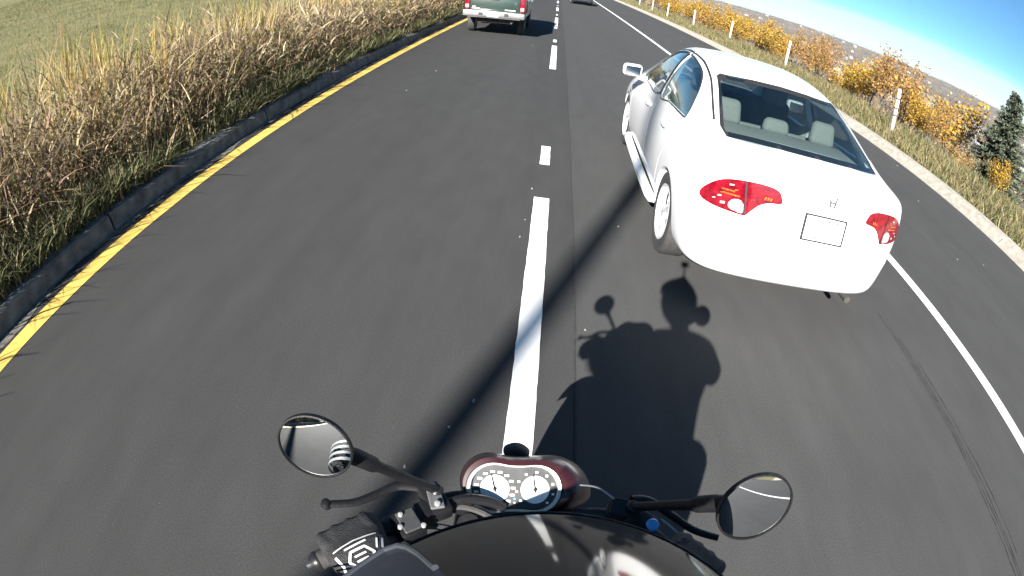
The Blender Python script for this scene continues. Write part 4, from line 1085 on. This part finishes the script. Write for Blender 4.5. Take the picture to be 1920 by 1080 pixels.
# clutch side: perch, lever, switch block
lv = MB().tube(bezier([(-.118, .575, 1.060), (-.150, .578, 1.058), (-.185, .572, 1.055), (-.218, .545, 1.053), (-.250, .520, 1.053), (-.285, .506, 1.055), (-.300, .501, 1.055)], 6), lerp_list([.011, .0105, .0095, .009, .0085, .008, .0075], 37), 10, squash=[.75]*37)
lv.lathe([(.001, -.0115), (.008, -.009), (.0115, 0), (.008, .009), (.001, .0115)], (-.300, .501, 1.055), n=14)
lv.build('clutch_lever', BLACK, bike, **B)
pc = MB().box((-.105, .548, 1.062), (.042, .070, .034), Matrix.Rotation(R(35), 3, 'Z'), bevel=.006).box((-.118, .520, 1.058), (.034, .040, .040), Matrix.Rotation(R(35), 3, 'Z'), bevel=.006)
pc.build('clutch_perch', SATIN, bike, **B)
MB().box((-.104, .546, 1.082), (.026, .052, .006), Matrix.Rotation(R(22), 3, 'Z'), bevel=.002, seg=1).build('perch_cap', pmat('grey_cast', (.10, .10, .105), (.07, .07, .075), 30, rough=.5), bike, **B)
for p in ((-.113, .566, 1.087), (-.097, .528, 1.087)): MB().lathe([(.0055, 0), (.0055, .004), (.001, .005)], p, n=10).build('screw', SILV, bike, **B)
sw = MB().box((-.140, .482, 1.062), (.050, .058, .046), Matrix.Rotation(R(38), 3, 'Z'), bevel=.008).build('switch_block', BLACK, bike, **B)
MB().box((-.139, .484, 1.0865), (.034, .046, .005), Matrix.Rotation(R(38), 3, 'Z'), bevel=.002, seg=1).build('switch_cover', pmat('switch_grey', (.045, .046, .048), (.032, .033, .035), 40, rough=.5), sw, **B)
for p in ((-.155, .490, 1.088), (-.150, .465, 1.088), (-.112, .478, 1.086)): MB().lathe([(.0045, 0), (.0045, .005), (.001, .006)], p, n=10).build('screw', SILV, sw, **B)
# brake side
MB().box((.262, .528, 1.078), (.050, .060, .046), Matrix.Rotation(R(-38), 3, 'Z'), bevel=.008).build('switch_block', BLACK, bike, **B)
rs = MB().box((.235, .560, 1.075), (.060, .045, .035), Matrix.Rotation(R(-12), 3, 'Z'), bevel=.008, seg=3).build('brake_reservoir', BLACK, bike, **B)
MB().box((.235, .560, 1.094), (.052, .038, .004), Matrix.Rotation(R(-12), 3, 'Z'), bevel=.0015, seg=1).build('reservoir_lid', SATIN, rs, **B)
MB().tube(bezier([(.255, .592, 1.075), (.29, .596, 1.07), (.33, .572, 1.066), (.375, .535, 1.066), (.425, .515, 1.067)], 6), lerp_list([.011, .010, .0085, .0075], 25), 10, squash=[.75]*25).build('brake_lever', BLACK, bike, **B)
bb = MB().lathe([(.012, 0), (.012, .006), (.009, .010), (.001, .011)], (.283, .522, 1.097), frame_rot((.0, -.35, .94)), n=20).build('blue_button', BLUE, bike, **B)
MB().tube(bezier([(.300, .535, 1.10), (.322, .520, 1.095), (.345, .500, 1.088)], 6), .0022, 6).build('throttle_cable', MAT['steel'], bike, **B)
MB().tube(bezier([(.155, .612, 1.085), (.185, .598, 1.10), (.215, .575, 1.10)], 6), .0022, 6).build('brake_hose', MAT['steel'], bike, **B)
for pts in ([(-.115, .560, 1.05), (-.06, .588, 1.045), (-.02, .592, 1.02), (.0, .575, .97)], [(-.11, .540, 1.045), (-.05, .555, 1.05), (.01, .545, 1.03), (.05, .52, .98)], [(.22, .56, 1.07), (.17, .56, 1.04), (.12, .545, 1.0), (.10, .52, .95)], [(-.14, .50, 1.04), (-.09, .515, 1.03), (-.03, .53, .99), (.02, .53, .93)]):
    MB().tube(bezier(pts, 6), .0065, 8).build('control_cable', MAT['rubber'], bike, **B)
MB().tube(bezier([(-.085, .548, 1.06), (-.05, .566, 1.062), (-.01, .575, 1.05), (.02, .575, 1.035)], 5), .010, 10).build('cable_sleeve', SATIN, bike, **B)
# mirrors: round heads on tapering stalks, tilted so that they look back past the rider
def mirror(head, base, gaze, label, rx, ry, tw):
    head = Vector(head); base = Vector(base); cam_p = Vector((0, 0, CAM_H))
    v = (cam_p-head).normalized(); n = (v+Vector(gaze).normalized()).normalized()
    rot = frame_rot(n, (0, 0, 1)) @ Matrix.Rotation(R(tw), 3, 'Z')
    mh = MB()
    def ell(a, b, h, k=40): return [head + rot @ Vector((a*math.cos(2*math.pi*i/k), b*math.sin(2*math.pi*i/k), h)) for i in range(k)]
    rings = [ell(rx*.95, ry*.95, .001), ell(rx*.965, ry*.965, .003), ell(rx, ry, .002), ell(rx*1.0, ry*1.0, -.006), ell(rx*.86, ry*.86, -.014), ell(rx*.5, ry*.5, -.022), ell(rx*.05, ry*.05, -.025)]
    V = sum(rings, []); F = []
    for i in range(len(rings)-1):
        for k in range(40): F.append((i*40+k, i*40+(k+1) % 40, (i+1)*40+(k+1) % 40, (i+1)*40+k))
    mh.add(V, F)
    m = mh.build('mirror', BLACK, bike, **B); m['label'] = label
    gl = MB(); rr = [0.001, .3, .6, .85, .955]
    V = []; F = []
    for q in rr: V += [head + rot @ Vector((rx*q*math.cos(2*math.pi*i/40), ry*q*math.sin(2*math.pi*i/40), .0028-.0030*q*q)) for i in range(40)]
    for i in range(4):
        for k in range(40): F.append((i*40+k, (i+1)*40+k, (i+1)*40+(k+1) % 40, i*40+(k+1) % 40))
    gl.add(V, F).build('mirror_glass', MIRR, m, **B)
    inner = head + (base-head).normalized()*rx*.80 - n*.016
    d = base-inner
    MB().tube([inner, inner+d*.12, inner+d*.30, inner+d*.36, inner+d*.95, base], [.012, .0150, .0140, .0095, .0085, .0085], 12).build('mirror_stalk', BLACK, m, **B)
    MB().lathe([(.013, 0), (.013, .022), (.009, .026)], base-Vector((0, 0, .02)), n=12).build('stalk_nut', SATIN, m, **B)
mirror((-.272, .466, 1.272), (-.104, .560, 1.085), (-.27, -.92, -.30), 'left mirror', .0605, .055, 0)
mirror((.372, .418, 1.306), (.250, .560, 1.10), (.45, -.85, -.28), 'right mirror', .060, .060, 0)
# instruments: a bean-shaped pod facing up and back
IC = Vector((.036, .612, 1.052)); IR = frame_rot((0.02, -.62, .78), (0, 1, .5)) @ Matrix.Rotation(R(6), 3, 'Z')
def pod(sc, n=64):
    out = []
    for i in range(n):
        a = 2*math.pi*i/n
        lx = -.038; rxx = .038
        # union-like outline of two circles
        best = 0
        for cxx, rad in ((lx, .046), (rxx, .0435)):
            b_ = math.cos(a)*cxx; disc = rad*rad-(cxx*math.sin(a))**2
            if disc > 0: best = max(best, b_+math.sqrt(disc))
        if abs(math.sin(a)) > .5 and abs(.0405/math.tan(a)) < .038: best = max(best, .0405/abs(math.sin(a)))
        out.append(Vector((best*math.cos(a)*sc, best*math.sin(a)*sc, 0)))
    for _ in range(5): out = [(out[i-1]+out[i]*2+out[(i+1) % n])/4 for i in range(n)]
    return out
def pod_ring(levels, mat, name, parent, cap=False):
    V = []; F = []; n = 64
    for sc, h in levels: V += [IC + IR @ (p+Vector((0, 0, h))) for p in pod(sc)]
    for i in range(len(levels)-1):
        for k in range(n): F.append((i*n+k, i*n+(k+1) % n, (i+1)*n+(k+1) % n, (i+1)*n+k))
    if cap: F.append(tuple((len(levels)-1)*n+k for k in range(n)))
    return MB().add(V, F).build(name, mat, parent, **B)
clu = pod_ring([(1.02, -.045), (1.12, -.02), (1.13, .006), (1.11, .011)], BLACK, 'instrument_pod', bike)
pod_ring([(1.11, .011), (1.085, .0145), (1.02, .0135), (1.00, .009), (1.0, .002)], SILV, 'bezel', clu)
pod_ring([(1.0, .003), (.90, .003), (.001, .003)], DIALK, 'dial_plate', clu)
def disc(c, r, h, mat, name, parent, n=36):
    c = Vector(c); return MB().add([IC + IR @ (c+Vector((r*math.cos(2*math.pi*i/n), r*math.sin(2*math.pi*i/n), h))) for i in range(n)], [tuple(range(n))]).build(name, mat, parent, **B)
for cxx, rr, a0, nt, hand in ((-.038, .0275, 214, 12, 104), (.038, .0270, 220, 9, 98)):
    dl = disc((cxx, -.002, 0), rr, .0045, DIALW, 'dial_face', clu)
    tk = MB()
    for k in range(nt):
        a = R(a0 - k*(256 if nt > 9 else 268)/(nt-1)); q = Vector((cxx+math.cos(a)*.0350, -.002+math.sin(a)*.0340, .0048))
        wd = .0085 if nt > 9 else .0048
        tk.box(IC + IR @ q, (wd, .0042, .0008), IR)
    tk.build('dial_numerals', DIALW, clu, **B)['kind'] = 'stuff'
    h = R(hand); p0 = Vector((cxx-math.cos(h)*.006, -.002-math.sin(h)*.006, .0062)); p1 = Vector((cxx+math.cos(h)*.029, -.002+math.sin(h)*.029, .0062))
    MB().tube([IC+IR@p0, IC+IR@((p0+p1)/2), IC+IR@p1], [.0017, .0014, .0010], 6).build('needle', BLACK, clu, **B)
    MB().lathe([(.0035, 0), (.0035, .003), (.001, .004)], IC+IR@Vector((cxx, -.002, .005)), IR, n=14).build('needle_hub', BLACK, clu, **B)
for k in range(4): disc((.0, -.012-.008*k, 0), .0022, .0048, [RED, BLUE, SILV, MAT['amber_lens']][k], 'warning_lamp', clu, 12)
# fly screen: curved shell wrapping the front of the dials, wavy upper lip
def flyscreen():
    base = pod(1.0, 64); levels = [(1.10, .006, 0), (1.17, .016, 0), (1.30, .014, .004), (1.42, .000, .010), (1.50, -.025, .018), (1.56, -.07, .026)]
    idx = list(range(-7, 40)); V = []; F = []; n = len(idx)
    for sc, h, xs in levels:
        for q, i in enumerate(idx):
            p = base[i % 64]*sc
            s = q/(n-1)                      # 0 at the right end .. 1 at the left
            grow = (1-s)**2*1.9              # the shell reaches further round on the right
            fade = min(1, s*6+.30, (1-s)*2.6+.05)*.9
            p = base[i % 64]*(1.08+(sc-1.08)*fade); p = Vector((p.x+xs*grow*1.15*(1-s), p.y, h - .030*(1-fade)))
            V.append(IC + IR @ p)
    for j in range(len(levels)-1):
        for q in range(n-1): a = j*n+q; F.append((a, a+1, a+n+1, a+n))
    me = MB().add(V, F).mesh('fly_screen'); o = tmp_obj(me); md = o.modifiers.new('s', 'SOLIDIFY'); md.thickness = .003; md.offset = -1; m2 = eval_mesh(o, 'fly_screen'); drop(o); return m2
fs_ = link_mesh('fly_screen', flyscreen(), MAROON, bike, True, 40, True)
hl = MB().lathe([(.085, -.09), (.098, -.03), (.10, .02), (.094, .026)], (BX, .705, .85), frame_rot((0, 1, -.05)), n=36)
hl.build('headlamp_shell', MAROON, bike, **B)
MB().lathe([(.094, .024), (.07, .034), (.03, .040), (.001, .041)], (BX, .705, .85), frame_rot((0, 1, -.05)), n=36).build('headlamp_glass', MAT['clear_lens'], bike, **B)
MB().lathe([(.027, 0), (.027, .006), (.020, .012), (.001, .014)], (.032, .712, 1.040), frame_rot((0, .3, .95)), n=24).build('screen_boss', BLACK, bike, **B)
for s in (-1, 1):
    # fork legs, yokes
    MB().tube([(BX+s*.095, .53, 1.03), (BX+s*.095, .70, .62), (BX+s*.095, .86, .30)], [.022, .024, .028], 12).build('fork_leg', SATIN, bike, **B)
MB().box((BX, .545, .985), (.25, .09, .035), bevel=.012).build('top_yoke', SATIN, bike, **B)
MB().box((BX, .62, .80), (.25, .09, .035), bevel=.012).build('lower_yoke', SATIN, bike, **B)
rotY = Matrix.Rotation(R(90), 3, 'Y')
for yw, wd in ((.87, .055), (-.62, .075)):
    c = Vector((BX, yw, .31)); w = MB().lathe([(.235, -wd*.8), (.27, -wd), (.295, -wd*.8), (.31, -wd*.3), (.31, wd*.3), (.295, wd*.8), (.27, wd), (.235, wd*.8)], c, rotY, n=40, close=False).build('wheel', MAT['rubber'], bike, **B)
    rm = MB().lathe([(.237, -.045), (.225, -.02), (.225, .02), (.237, .045)], c, rotY, n=40, close=False).lathe([(.03, -.06), (.04, -.05), (.04, .05), (.03, .06)], c, rotY, n=20)
    for k in range(6):
        a = k*math.pi/3; rm.tube([c+Vector((0, .035*math.cos(a), .035*math.sin(a))), c+Vector((0, .23*math.cos(a), .23*math.sin(a)))], [.018, .014], 8)
    rm.build('rim', SATIN, w, **B)
    MB().lathe([(.10, -.003), (.15, -.003), (.15, .003), (.10, .003), (.10, -.003)], c+Vector((-.07, 0, 0)), rotY, n=32, close=False).build('brake_disc', MAT['steel'], w, **B)
fd = MB(); n_ = 18; V = []; F = []
for i in range(n_):
    a = R(20+150*i/(n_-1))
    for j in range(7):
        q = (j/6*2-1); rr = .335-.03*q*q; V.append((BX+q*.075, .87+rr*math.cos(a), .31+rr*math.sin(a)))
for i in range(n_-1):
    for j in range(6): a = i*7+j; F.append((a, a+1, a+8, a+7))
fd.add(V, F).build('front_mudguard', MAROON, bike, **B)
tk_ = MB(); V = []; F = []; NS = 14; NR = 20
for i in range(NS):
    t = i/(NS-1); y = .42-t*.55; w = .135*math.sin(math.pi*(.18+.74*t))**.6*(1-.25*t); hh = .135*math.sin(math.pi*(.12+.80*t))**.55
    for k in range(NR):
        a = 2*math.pi*k/NR; V.append((BX+w*math.cos(a)*(1.0 if math.sin(a) < 0 else .92), y, .86+hh*math.sin(a)*(1 if math.sin(a) > 0 else .6)))
for i in range(NS-1):
    for k in range(NR): F.append((i*NR+k, i*NR+(k+1) % NR, (i+1)*NR+(k+1) % NR, (i+1)*NR+k))
F += [tuple(range(NR))[::-1], tuple((NS-1)*NR+k for k in range(NR))]
tk_.add(V, F).build('fuel_tank', MAROON, bike, **B)
MB().lathe([(.032, 0), (.032, .010), (.020, .014), (.001, .014)], (BX, .26, .985), n=24).build('filler_cap', MAT['steel'], bike, **B)
MB().box((BX, -.42, .79), (.26, .62, .09), Matrix.Rotation(R(-3), 3, 'X'), bevel=.035, seg=4).build('seat', MAT['rubber'], bike, **B)
MB().box((BX, -.88, .83), (.17, .36, .09), Matrix.Rotation(R(-10), 3, 'X'), bevel=.035, seg=3).build('tail_unit', MAROON, bike, **B)
MB().box((BX, -1.07, .83), (.11, .03, .06), bevel=.010).build('tail_lamp', MAT['red_lens'], bike, **B)
MB().box((BX, .18, .50), (.26, .40, .36), bevel=.06, seg=3).box((BX, .30, .66), (.20, .22, .22), Matrix.Rotation(R(-25), 3, 'X'), bevel=.03).build('engine', SATIN, bike, **B)
for s in (-1, 1):
    MB().tube([(BX+s*.05, .52, .92), (BX+s*.13, .10, .72), (BX+s*.13, -.35, .66), (BX+s*.11, -.85, .78)], .017, 10).build('frame_rail', SATIN, bike, **B)
    MB().tube([(BX+s*.10, -.15, .40), (BX+s*.11, -.62, .31)], .025, 10).build('swingarm', SATIN, bike, **B)
    MB().tube([(BX+s*.13, -.12, .36), (BX+s*.24, -.12, .35)], .013, 8).build('foot_peg', SATIN, bike, **B)
    rs_ = MB().tube([(BX+s*.08, -.95, .78), (BX+s*.17, -.96, .78)], .008, 8).build('indicator_stalk', BLACK, bike, **B)
    MB().lathe([(.001, -.025), (.022, -.018), (.030, 0), (.022, .018), (.001, .025)], (BX+s*.20, -.96, .78), n=14).build('indicator_lens', MAT['amber_lens'], rs_, **B)
MB().tube(bezier([(BX+.08, .40, .55), (BX+.09, .48, .38), (BX+.12, .20, .25), (BX+.15, -.25, .28), (BX+.17, -.75, .42)], 6), lerp_list([.022, .022, .024, .04, .045], 25), 12).build('exhaust_pipe', MAT['steel'], bike, **B)
MB().tube(bezier([(BX+.13, -.55, .86), (BX+.16, -.75, .90), (BX+.15, -.95, .92), (BX, -1.02, .92), (BX-.15, -.95, .92), (BX-.16, -.75, .90), (BX-.13, -.55, .86)], 5), .010, 8).build('grab_rail', SATIN, bike, **B)

# ------------------------------------------------------------------ rider
rider = empty('person', (.05, -.35, 0))
tag(rider, 'rider in dark jacket, black helmet and gloves holding the handlebar', 'person')
CLOTH = pmat('jacket_cloth', (.013, .0135, .016), (.009, .009, .011), 35, rough=.85, bump=.4, bump_scale=120)
GLOVE = pmat('glove_black', (.009, .009, .010), (.016, .016, .017), 90, rough=.7, bump=.5, bump_scale=420)
PRINT = pmat('glove_print', (.62, .63, .62), (.5, .5, .5), 60, rough=.5)
HELM = pmat('helmet_black', (.010, .010, .0115), (.007, .007, .008), 8, rough=.08, ior=2.0)
def skin_body():
    N = {}; E = []
    def node(k, p, r, frm=None):
        N[k] = (p, r)
        if frm: E.append((frm, k))
    node('pel', (.05, -.38, .93), .150)
    node('belly', (.05, -.35, 1.08), .175, 'pel'); node('chest', (.05, -.28, 1.26), .185, 'belly'); node('upch', (.05, -.23, 1.40), .135, 'chest'); node('neck', (.045, -.15, 1.50), .065, 'upch'); node('head', (.04, -.07, 1.62), .075, 'neck')
    for s, nm in ((-1, 'L'), (1, 'R')):
        x0 = .05
        node('sh'+nm, (x0+s*.185, -.19, 1.415), .082, 'upch')
        el = (-.235, .03, 1.19) if s < 0 else (.385, .06, 1.195)
        wr = (-.245, .305, 1.085) if s < 0 else (.375, .365, 1.10)
        sh = Vector((x0+s*.185, -.19, 1.415)); e = Vector(el); w = Vector(wr)
        node('ua'+nm, tuple(sh.lerp(e, .5)), .070, 'sh'+nm); node('el'+nm, el, .070, 'ua'+nm); node('fa'+nm, tuple(e.lerp(w, .5)), .064, 'el'+nm); node('wr'+nm, wr, .030, 'fa'+nm)
        hp = Vector((x0+s*.11, -.36, .90)); kn = Vector((x0+s*.345, .10, .83)); an = Vector((x0+s*.22, -.10, .40)); toe = Vector((x0+s*.23, .08, .345))
        node('hp'+nm, tuple(hp), .125, 'pel'); node('th'+nm, tuple(hp.lerp(kn, .5)), .115, 'hp'+nm); node('kn'+nm, tuple(kn), .085, 'th'+nm); node('ca'+nm, tuple(kn.lerp(an, .45)), .066, 'kn'+nm); node('an'+nm, tuple(an), .046, 'ca'+nm); node('ft'+nm, tuple(an.lerp(toe, .6)), .048, 'an'+nm); node('toe'+nm, tuple(toe), .036, 'ft'+nm)
    keys = list(N); me = bpy.data.meshes.new('body'); me.from_pydata([N[k][0] for k in keys], [(keys.index(a), keys.index(b)) for a, b in E], [])
    o = tmp_obj(me); o.modifiers.new('skin', 'SKIN')
    for i, k in enumerate(keys): me.skin_vertices[0].data[i].radius = (N[k][1], N[k][1])
    me.skin_vertices[0].data[0].use_root = True
    ss = o.modifiers.new('sub', 'SUBSURF'); ss.levels = 2; ss.render_levels = 2
    out = eval_mesh(o, 'body'); drop(o); return out
try:
    body_me = skin_body()
except Exception as ex:
    print('skin layer fallback', ex); raise
link_mesh('body', body_me, CLOTH, rider, True, None, True)
# pale bands round the left sleeve
for t in (.30, .42, .54, .66):
    e_, w_ = Vector((-.235, .03, 1.19)), Vector((-.245, .305, 1.085)); c = e_.lerp(w_, t); d_ = (w_-e_).normalized(); rr = .078-.022*t
    MB().tube([c-d_*.008, c+d_*.008], [rr, rr-.001], 24, caps=False).build('sleeve_band', PRINT, rider, wc=True)
# gloves: palm and five separate fingers closed round the grip, fused by a voxel remesh
def glove(side, g0, g1):
    ax = (g1-g0).normalized(); out = ax if side < 0 else ax      # from the bar end inwards
    mid = g0.lerp(g1, .45)
    fwd = Vector((0, 1, 0)); fwd = (fwd-ax*fwd.dot(ax)).normalized(); up_ = ax.cross(fwd)
    if up_.z < 0: up_ = -up_
    m = MB()
    r = .030   # finger centre-line distance from the bar axis
    names = [(-.046, .92), (-.019, 1.0), (.009, 1.04), (.036, .97)]   # little finger outside .. index inside
    for k, (off, ln) in enumerate(names):
        c = mid + ax*off; pts = []
        for a in (118, 92, 62, 30, -5, -42, -85, -125, -160):   # over the top, down the front, back under
            rr = r*(1.12 if a > 60 else 1.0)*(.96+.06*ln)
            pts.append(c + up_*(math.sin(R(a))*rr) + fwd*(math.cos(R(a))*rr*1.05))
        rad = [.0145, .0150, .0150, .0142, .0138, .0130, .0125, .0112, .0085]
        rad = [q*(.88 if k == 0 else 1.0) for q in rad]
        m.tube(bezier(pts, 3), lerp_list(rad, 25), 10)
    # back of the hand: a rounded slab from the knuckles to the wrist
    back = -fwd
    kn = mid + up_*.030 - fwd*.004
    wrist = mid + back*.095 + up_*.030 + ax*(-.004)
    secs = [(kn+fwd*.036-up_*.008, .052, .010), (kn+fwd*.022, .058, .016), (kn-fwd*.006, .059, .021), (kn.lerp(wrist, .4)+up_*.007, .055, .024), (kn.lerp(wrist, .75)+up_*.005, .047, .024), (wrist, .041, .026), (wrist+back*.035, .041, .030), (wrist+back*.062+up_*.004, .042, .034)]
    V = []; F = []; n = 20
    for c, a_, b_ in secs:
        for k in range(n):
            w = 2*math.pi*k/n; cx_, sx2 = math.cos(w), math.sin(w)
            V.append(c + ax*(a_*math.copysign(abs(cx_)**.75, cx_)) + up_*(b_*math.copysign(abs(sx2)**.85, sx2)))
    for i in range(len(secs)-1):
        for k in range(n): F.append((i*n+k, i*n+(k+1) % n, (i+1)*n+(k+1) % n, (i+1)*n+k))
    F += [tuple(range(n))[::-1], tuple((len(secs)-1)*n+k for k in range(n))]
    m.add(V, F)
    # thumb from the side of the palm, under the grip on the inside
    tb = kn.lerp(wrist, .55) + ax*.040 - up_*.006
    m.tube(bezier([tb, mid+ax*.062-fwd*.032-up_*.004, mid+ax*.066-fwd*.012-up_*.020, mid+ax*.060+fwd*.014-up_*.028, mid+ax*.048+fwd*.024-up_*.022], 3), lerp_list([.018, .0165, .0145, .013, .010], 13), 10)
    # knuckle guards
    for off in (-.040, -.014, .013, .038):
        c = kn + ax*off + up_*.014 - fwd*.004
        m.lathe([(.001, -.006), (.0085, -.004), (.0115, 0), (.0085, .003), (.001, .005)], c, frame_rot(up_, tuple(fwd)), n=12)
    o = tmp_obj(m.mesh('glove')); md = o.modifiers.new('r', 'REMESH'); md.mode = 'VOXEL'; md.voxel_size = .0026
    sm = o.modifiers.new('s', 'SMOOTH'); sm.factor = .5; sm.iterations = 3
    me = eval_mesh(o, 'glove'); drop(o)
    return me, ax, fwd, up_, kn, wrist
for side, g0, g1 in ((-1, GL0, GL1), (1, GR0, GR1)):
    me, ax, fwd, up_, kn, wrist = glove(side, g0, g1)
    bv = BVHTree.FromPolygons([v.co[:] for v in me.vertices], [p.vertices[:] for p in me.polygons])
    go = link_mesh('glove', me, GLOVE, rider, True, None, True); go['label'] = ('left' if side < 0 else 'right') + ' black glove with pale print on its back'
    c0 = kn.lerp(wrist, .70)
    def lay(line, w, nm='print_stroke', closed=False):
        """a ribbon of print laid on the back of the hand; line in (across, along) metres"""
        P = [Vector((p[0], p[1], 0)) for p in line]
        if closed: P.append(P[0])
        D = []
        for i in range(len(P)-1):
            k = max(1, int((P[i+1]-P[i]).length/.003)); D += [P[i].lerp(P[i+1], t/k) for t in range(k)]
        D.append(P[-1]); V = []; F = []
        for i, p in enumerate(D):
            t = (D[min(i+1, len(D)-1)]-D[max(i-1, 0)]).normalized(); nq = Vector((-t.y, t.x, 0))*w*.5
            for sg in (-1, 1):
                q = p+nq*sg; h, nn, _, _ = bv.ray_cast(c0 + ax*q.x + fwd*q.y + up_*.1, -up_)
                V.append((h if h is not None else c0+ax*q.x+fwd*q.y+up_*.02) + up_*.0012)
            if i: a = 2*i-2; F.append((a, a+1, a+3, a+2))
        MB().add(V, F).build(nm, PRINT, go, wc=True)
    lay0 = lay
    def lay(line, w, closed=False): lay0([(p[0]*1.2, p[1]*1.25) for p in line], w*1.05, closed=closed)
    hexa = [(-.020, .0), (-.012, .013), (.010, .013), (.018, .0), (.010, -.013), (-.012, -.013)]
    lay(hexa, .0045, closed=True); lay([(-.010, .004), (.008, .004)], .0035); lay([(-.010, -.004), (.008, -.004)], .0035)
    lay([(-.034, .018), (-.030, .0), (-.034, -.016)], .004); lay([(.022, -.010), (.034, -.008)], .005)
    lay([(.024, .004), (.031, .018)], .003); lay([(.031, .002), (.038, .016)], .003); lay([(-.018, .020), (.016, .021)], .0035); lay([(-.034, .026), (.0, .029), (.034, .026)], .003)
    lay([(-.026, -.020), (.0, -.024), (.022, -.018)], .004)
# helmet
HC = Vector((.040, -.020, 1.612)); HR = Matrix.Rotation(R(-6.6), 3, 'Y') @ Matrix.Rotation(R(1.2), 3, 'Z')
AX, AY, AZ = .124, .150, .138
def helm_pt(th, ph, sc=1.0):   # th: 0 at the front, turning left; ph: up
    ct, st_, cp, sp = math.cos(th), math.sin(th), math.cos(ph), math.sin(ph)
    e = lambda v, k: math.copysign(abs(v)**k, v)
    p = Vector((-AX*sc*cp*e(st_, .95), AY*sc*cp*ct, AZ*sc*sp))
    if p.z < 0: p.x *= 1-.10*(-p.z/AZ); 
    if p.y < 0: p.y *= 1.05
    return p
def shell(th0, th1, ph0, ph1, sc, nu, nv, bulge=0):
    V = []; F = []
    for j in range(nv):
        ph = ph0+(ph1-ph0)*j/(nv-1)
        for i in range(nu):
            th = th0+(th1-th0)*i/(nu-1); k = sc+bulge*math.sin(math.pi*i/(nu-1))*math.sin(math.pi*j/(nv-1))
            V.append(HC + HR @ helm_pt(th, ph, k))
    for j in range(nv-1):
        for i in range(nu-1): a = j*nu+i; F.append((a, a+1, a+nu+1, a+nu))
    return V, F
V, F = shell(0, 2*math.pi, R(-62), R(90), 1.0, 97, 56)
hel = MB().add(V, F).build('helmet', HELM, rider, sharp=None, wc=True)
# raised dark visor: gently convex from its rim back over the brow
VC = Vector((.040, .010, 1.66)); VRX, VRY = .135, .150
prof = []; k_, z_, s_ = 1.0, 0.0, 0.0
while s_ <= .172:
    prof.append((k_, z_)); ne = R(42+7*(s_/.07)); ds = .006; k_ -= math.sin(ne)*ds/VRY; z_ += math.cos(ne)*ds; s_ += ds
def visor_patch(t0, t1, pr, nu=70, grow=1.0, dz=0.0):
    V = []; F = []
    for kk, zz in pr:
        for i in range(nu):
            th = R(t0+(t1-t0)*i/(nu-1)); V.append(VC + Vector((VRX*kk*grow*math.sin(th), VRY*kk*grow*math.cos(th), zz+dz-.03*kk*(1-math.cos(th)))))
    for j in range(len(pr)-1):
        for i in range(nu-1): a = j*nu+i; F.append((a, a+nu, a+nu+1, a+1))
    me = MB().add(V, F).mesh('visor'); o = tmp_obj(me); md = o.modifiers.new('s', 'SOLIDIFY'); md.thickness = .0025; md.offset = -1; m2 = eval_mesh(o, 'visor'); drop(o); return m2
vz = link_mesh('visor', visor_patch(-37, 92, prof), HELM, hel, True, 50, True)
SMOKE = pmat('smoked_visor', (.030, .038, .060), (.018, .024, .042), 14, rough=.10, spec=.9)
ve = link_mesh('visor_end', visor_patch(-92, -36.5, prof[:14], 40, 1.014, .002), SMOKE, hel, True, 50, True)
EDGE = pmat('visor_edge', (.045, .050, .060), (.03, .034, .042), 20, rough=.35, spec=.3)
edge = [VC + Vector((VRX*kk*1.016*math.sin(R(t)), VRY*kk*1.016*math.cos(R(t)), zz+.003-.03*kk*(1-math.cos(R(t))))) for t, kk, zz in [(t_, 1.0, 0.0) for t_ in range(-92, -39, 3)] + [(-38.5, prof[1][0], prof[1][1]), (-37.5, prof[3][0], prof[3][1]), (-37, prof[6][0], prof[6][1]), (-37, prof[10][0], prof[10][1])]]
MB().tube(edge, .0016, 8).build('visor_edge', EDGE, ve, wc=True)
MB().tube([VC + Vector((VRX*math.sin(R(t)), VRY*math.cos(R(t)), -.03*(1-math.cos(R(t))))) for t in range(-38, 93, 4)], .0010, 8).build('visor_edge', BLACK, vz, wc=True)
# camera on its stalk (the picture is taken from here)
ac = empty('action_camera', (0.0, -.02, 1.80))
MB().box((0, -.031, 1.9), (.058, .028, .042), Matrix.Rotation(R(-6.6), 3, 'Y') @ Matrix.Rotation(R(-33), 3, 'X'), bevel=.005).build('camera_body', BLACK, ac, wc=True)
MB().tube([(.004, -.03, 1.875), (.014, -.03, 1.82), (.020, -.03, 1.775)], [.007, .007, .016], 10).build('camera_stalk', BLACK, ac, wc=True)
tag(ac, 'small action camera on a short stalk on top of the helmet', 'camera')
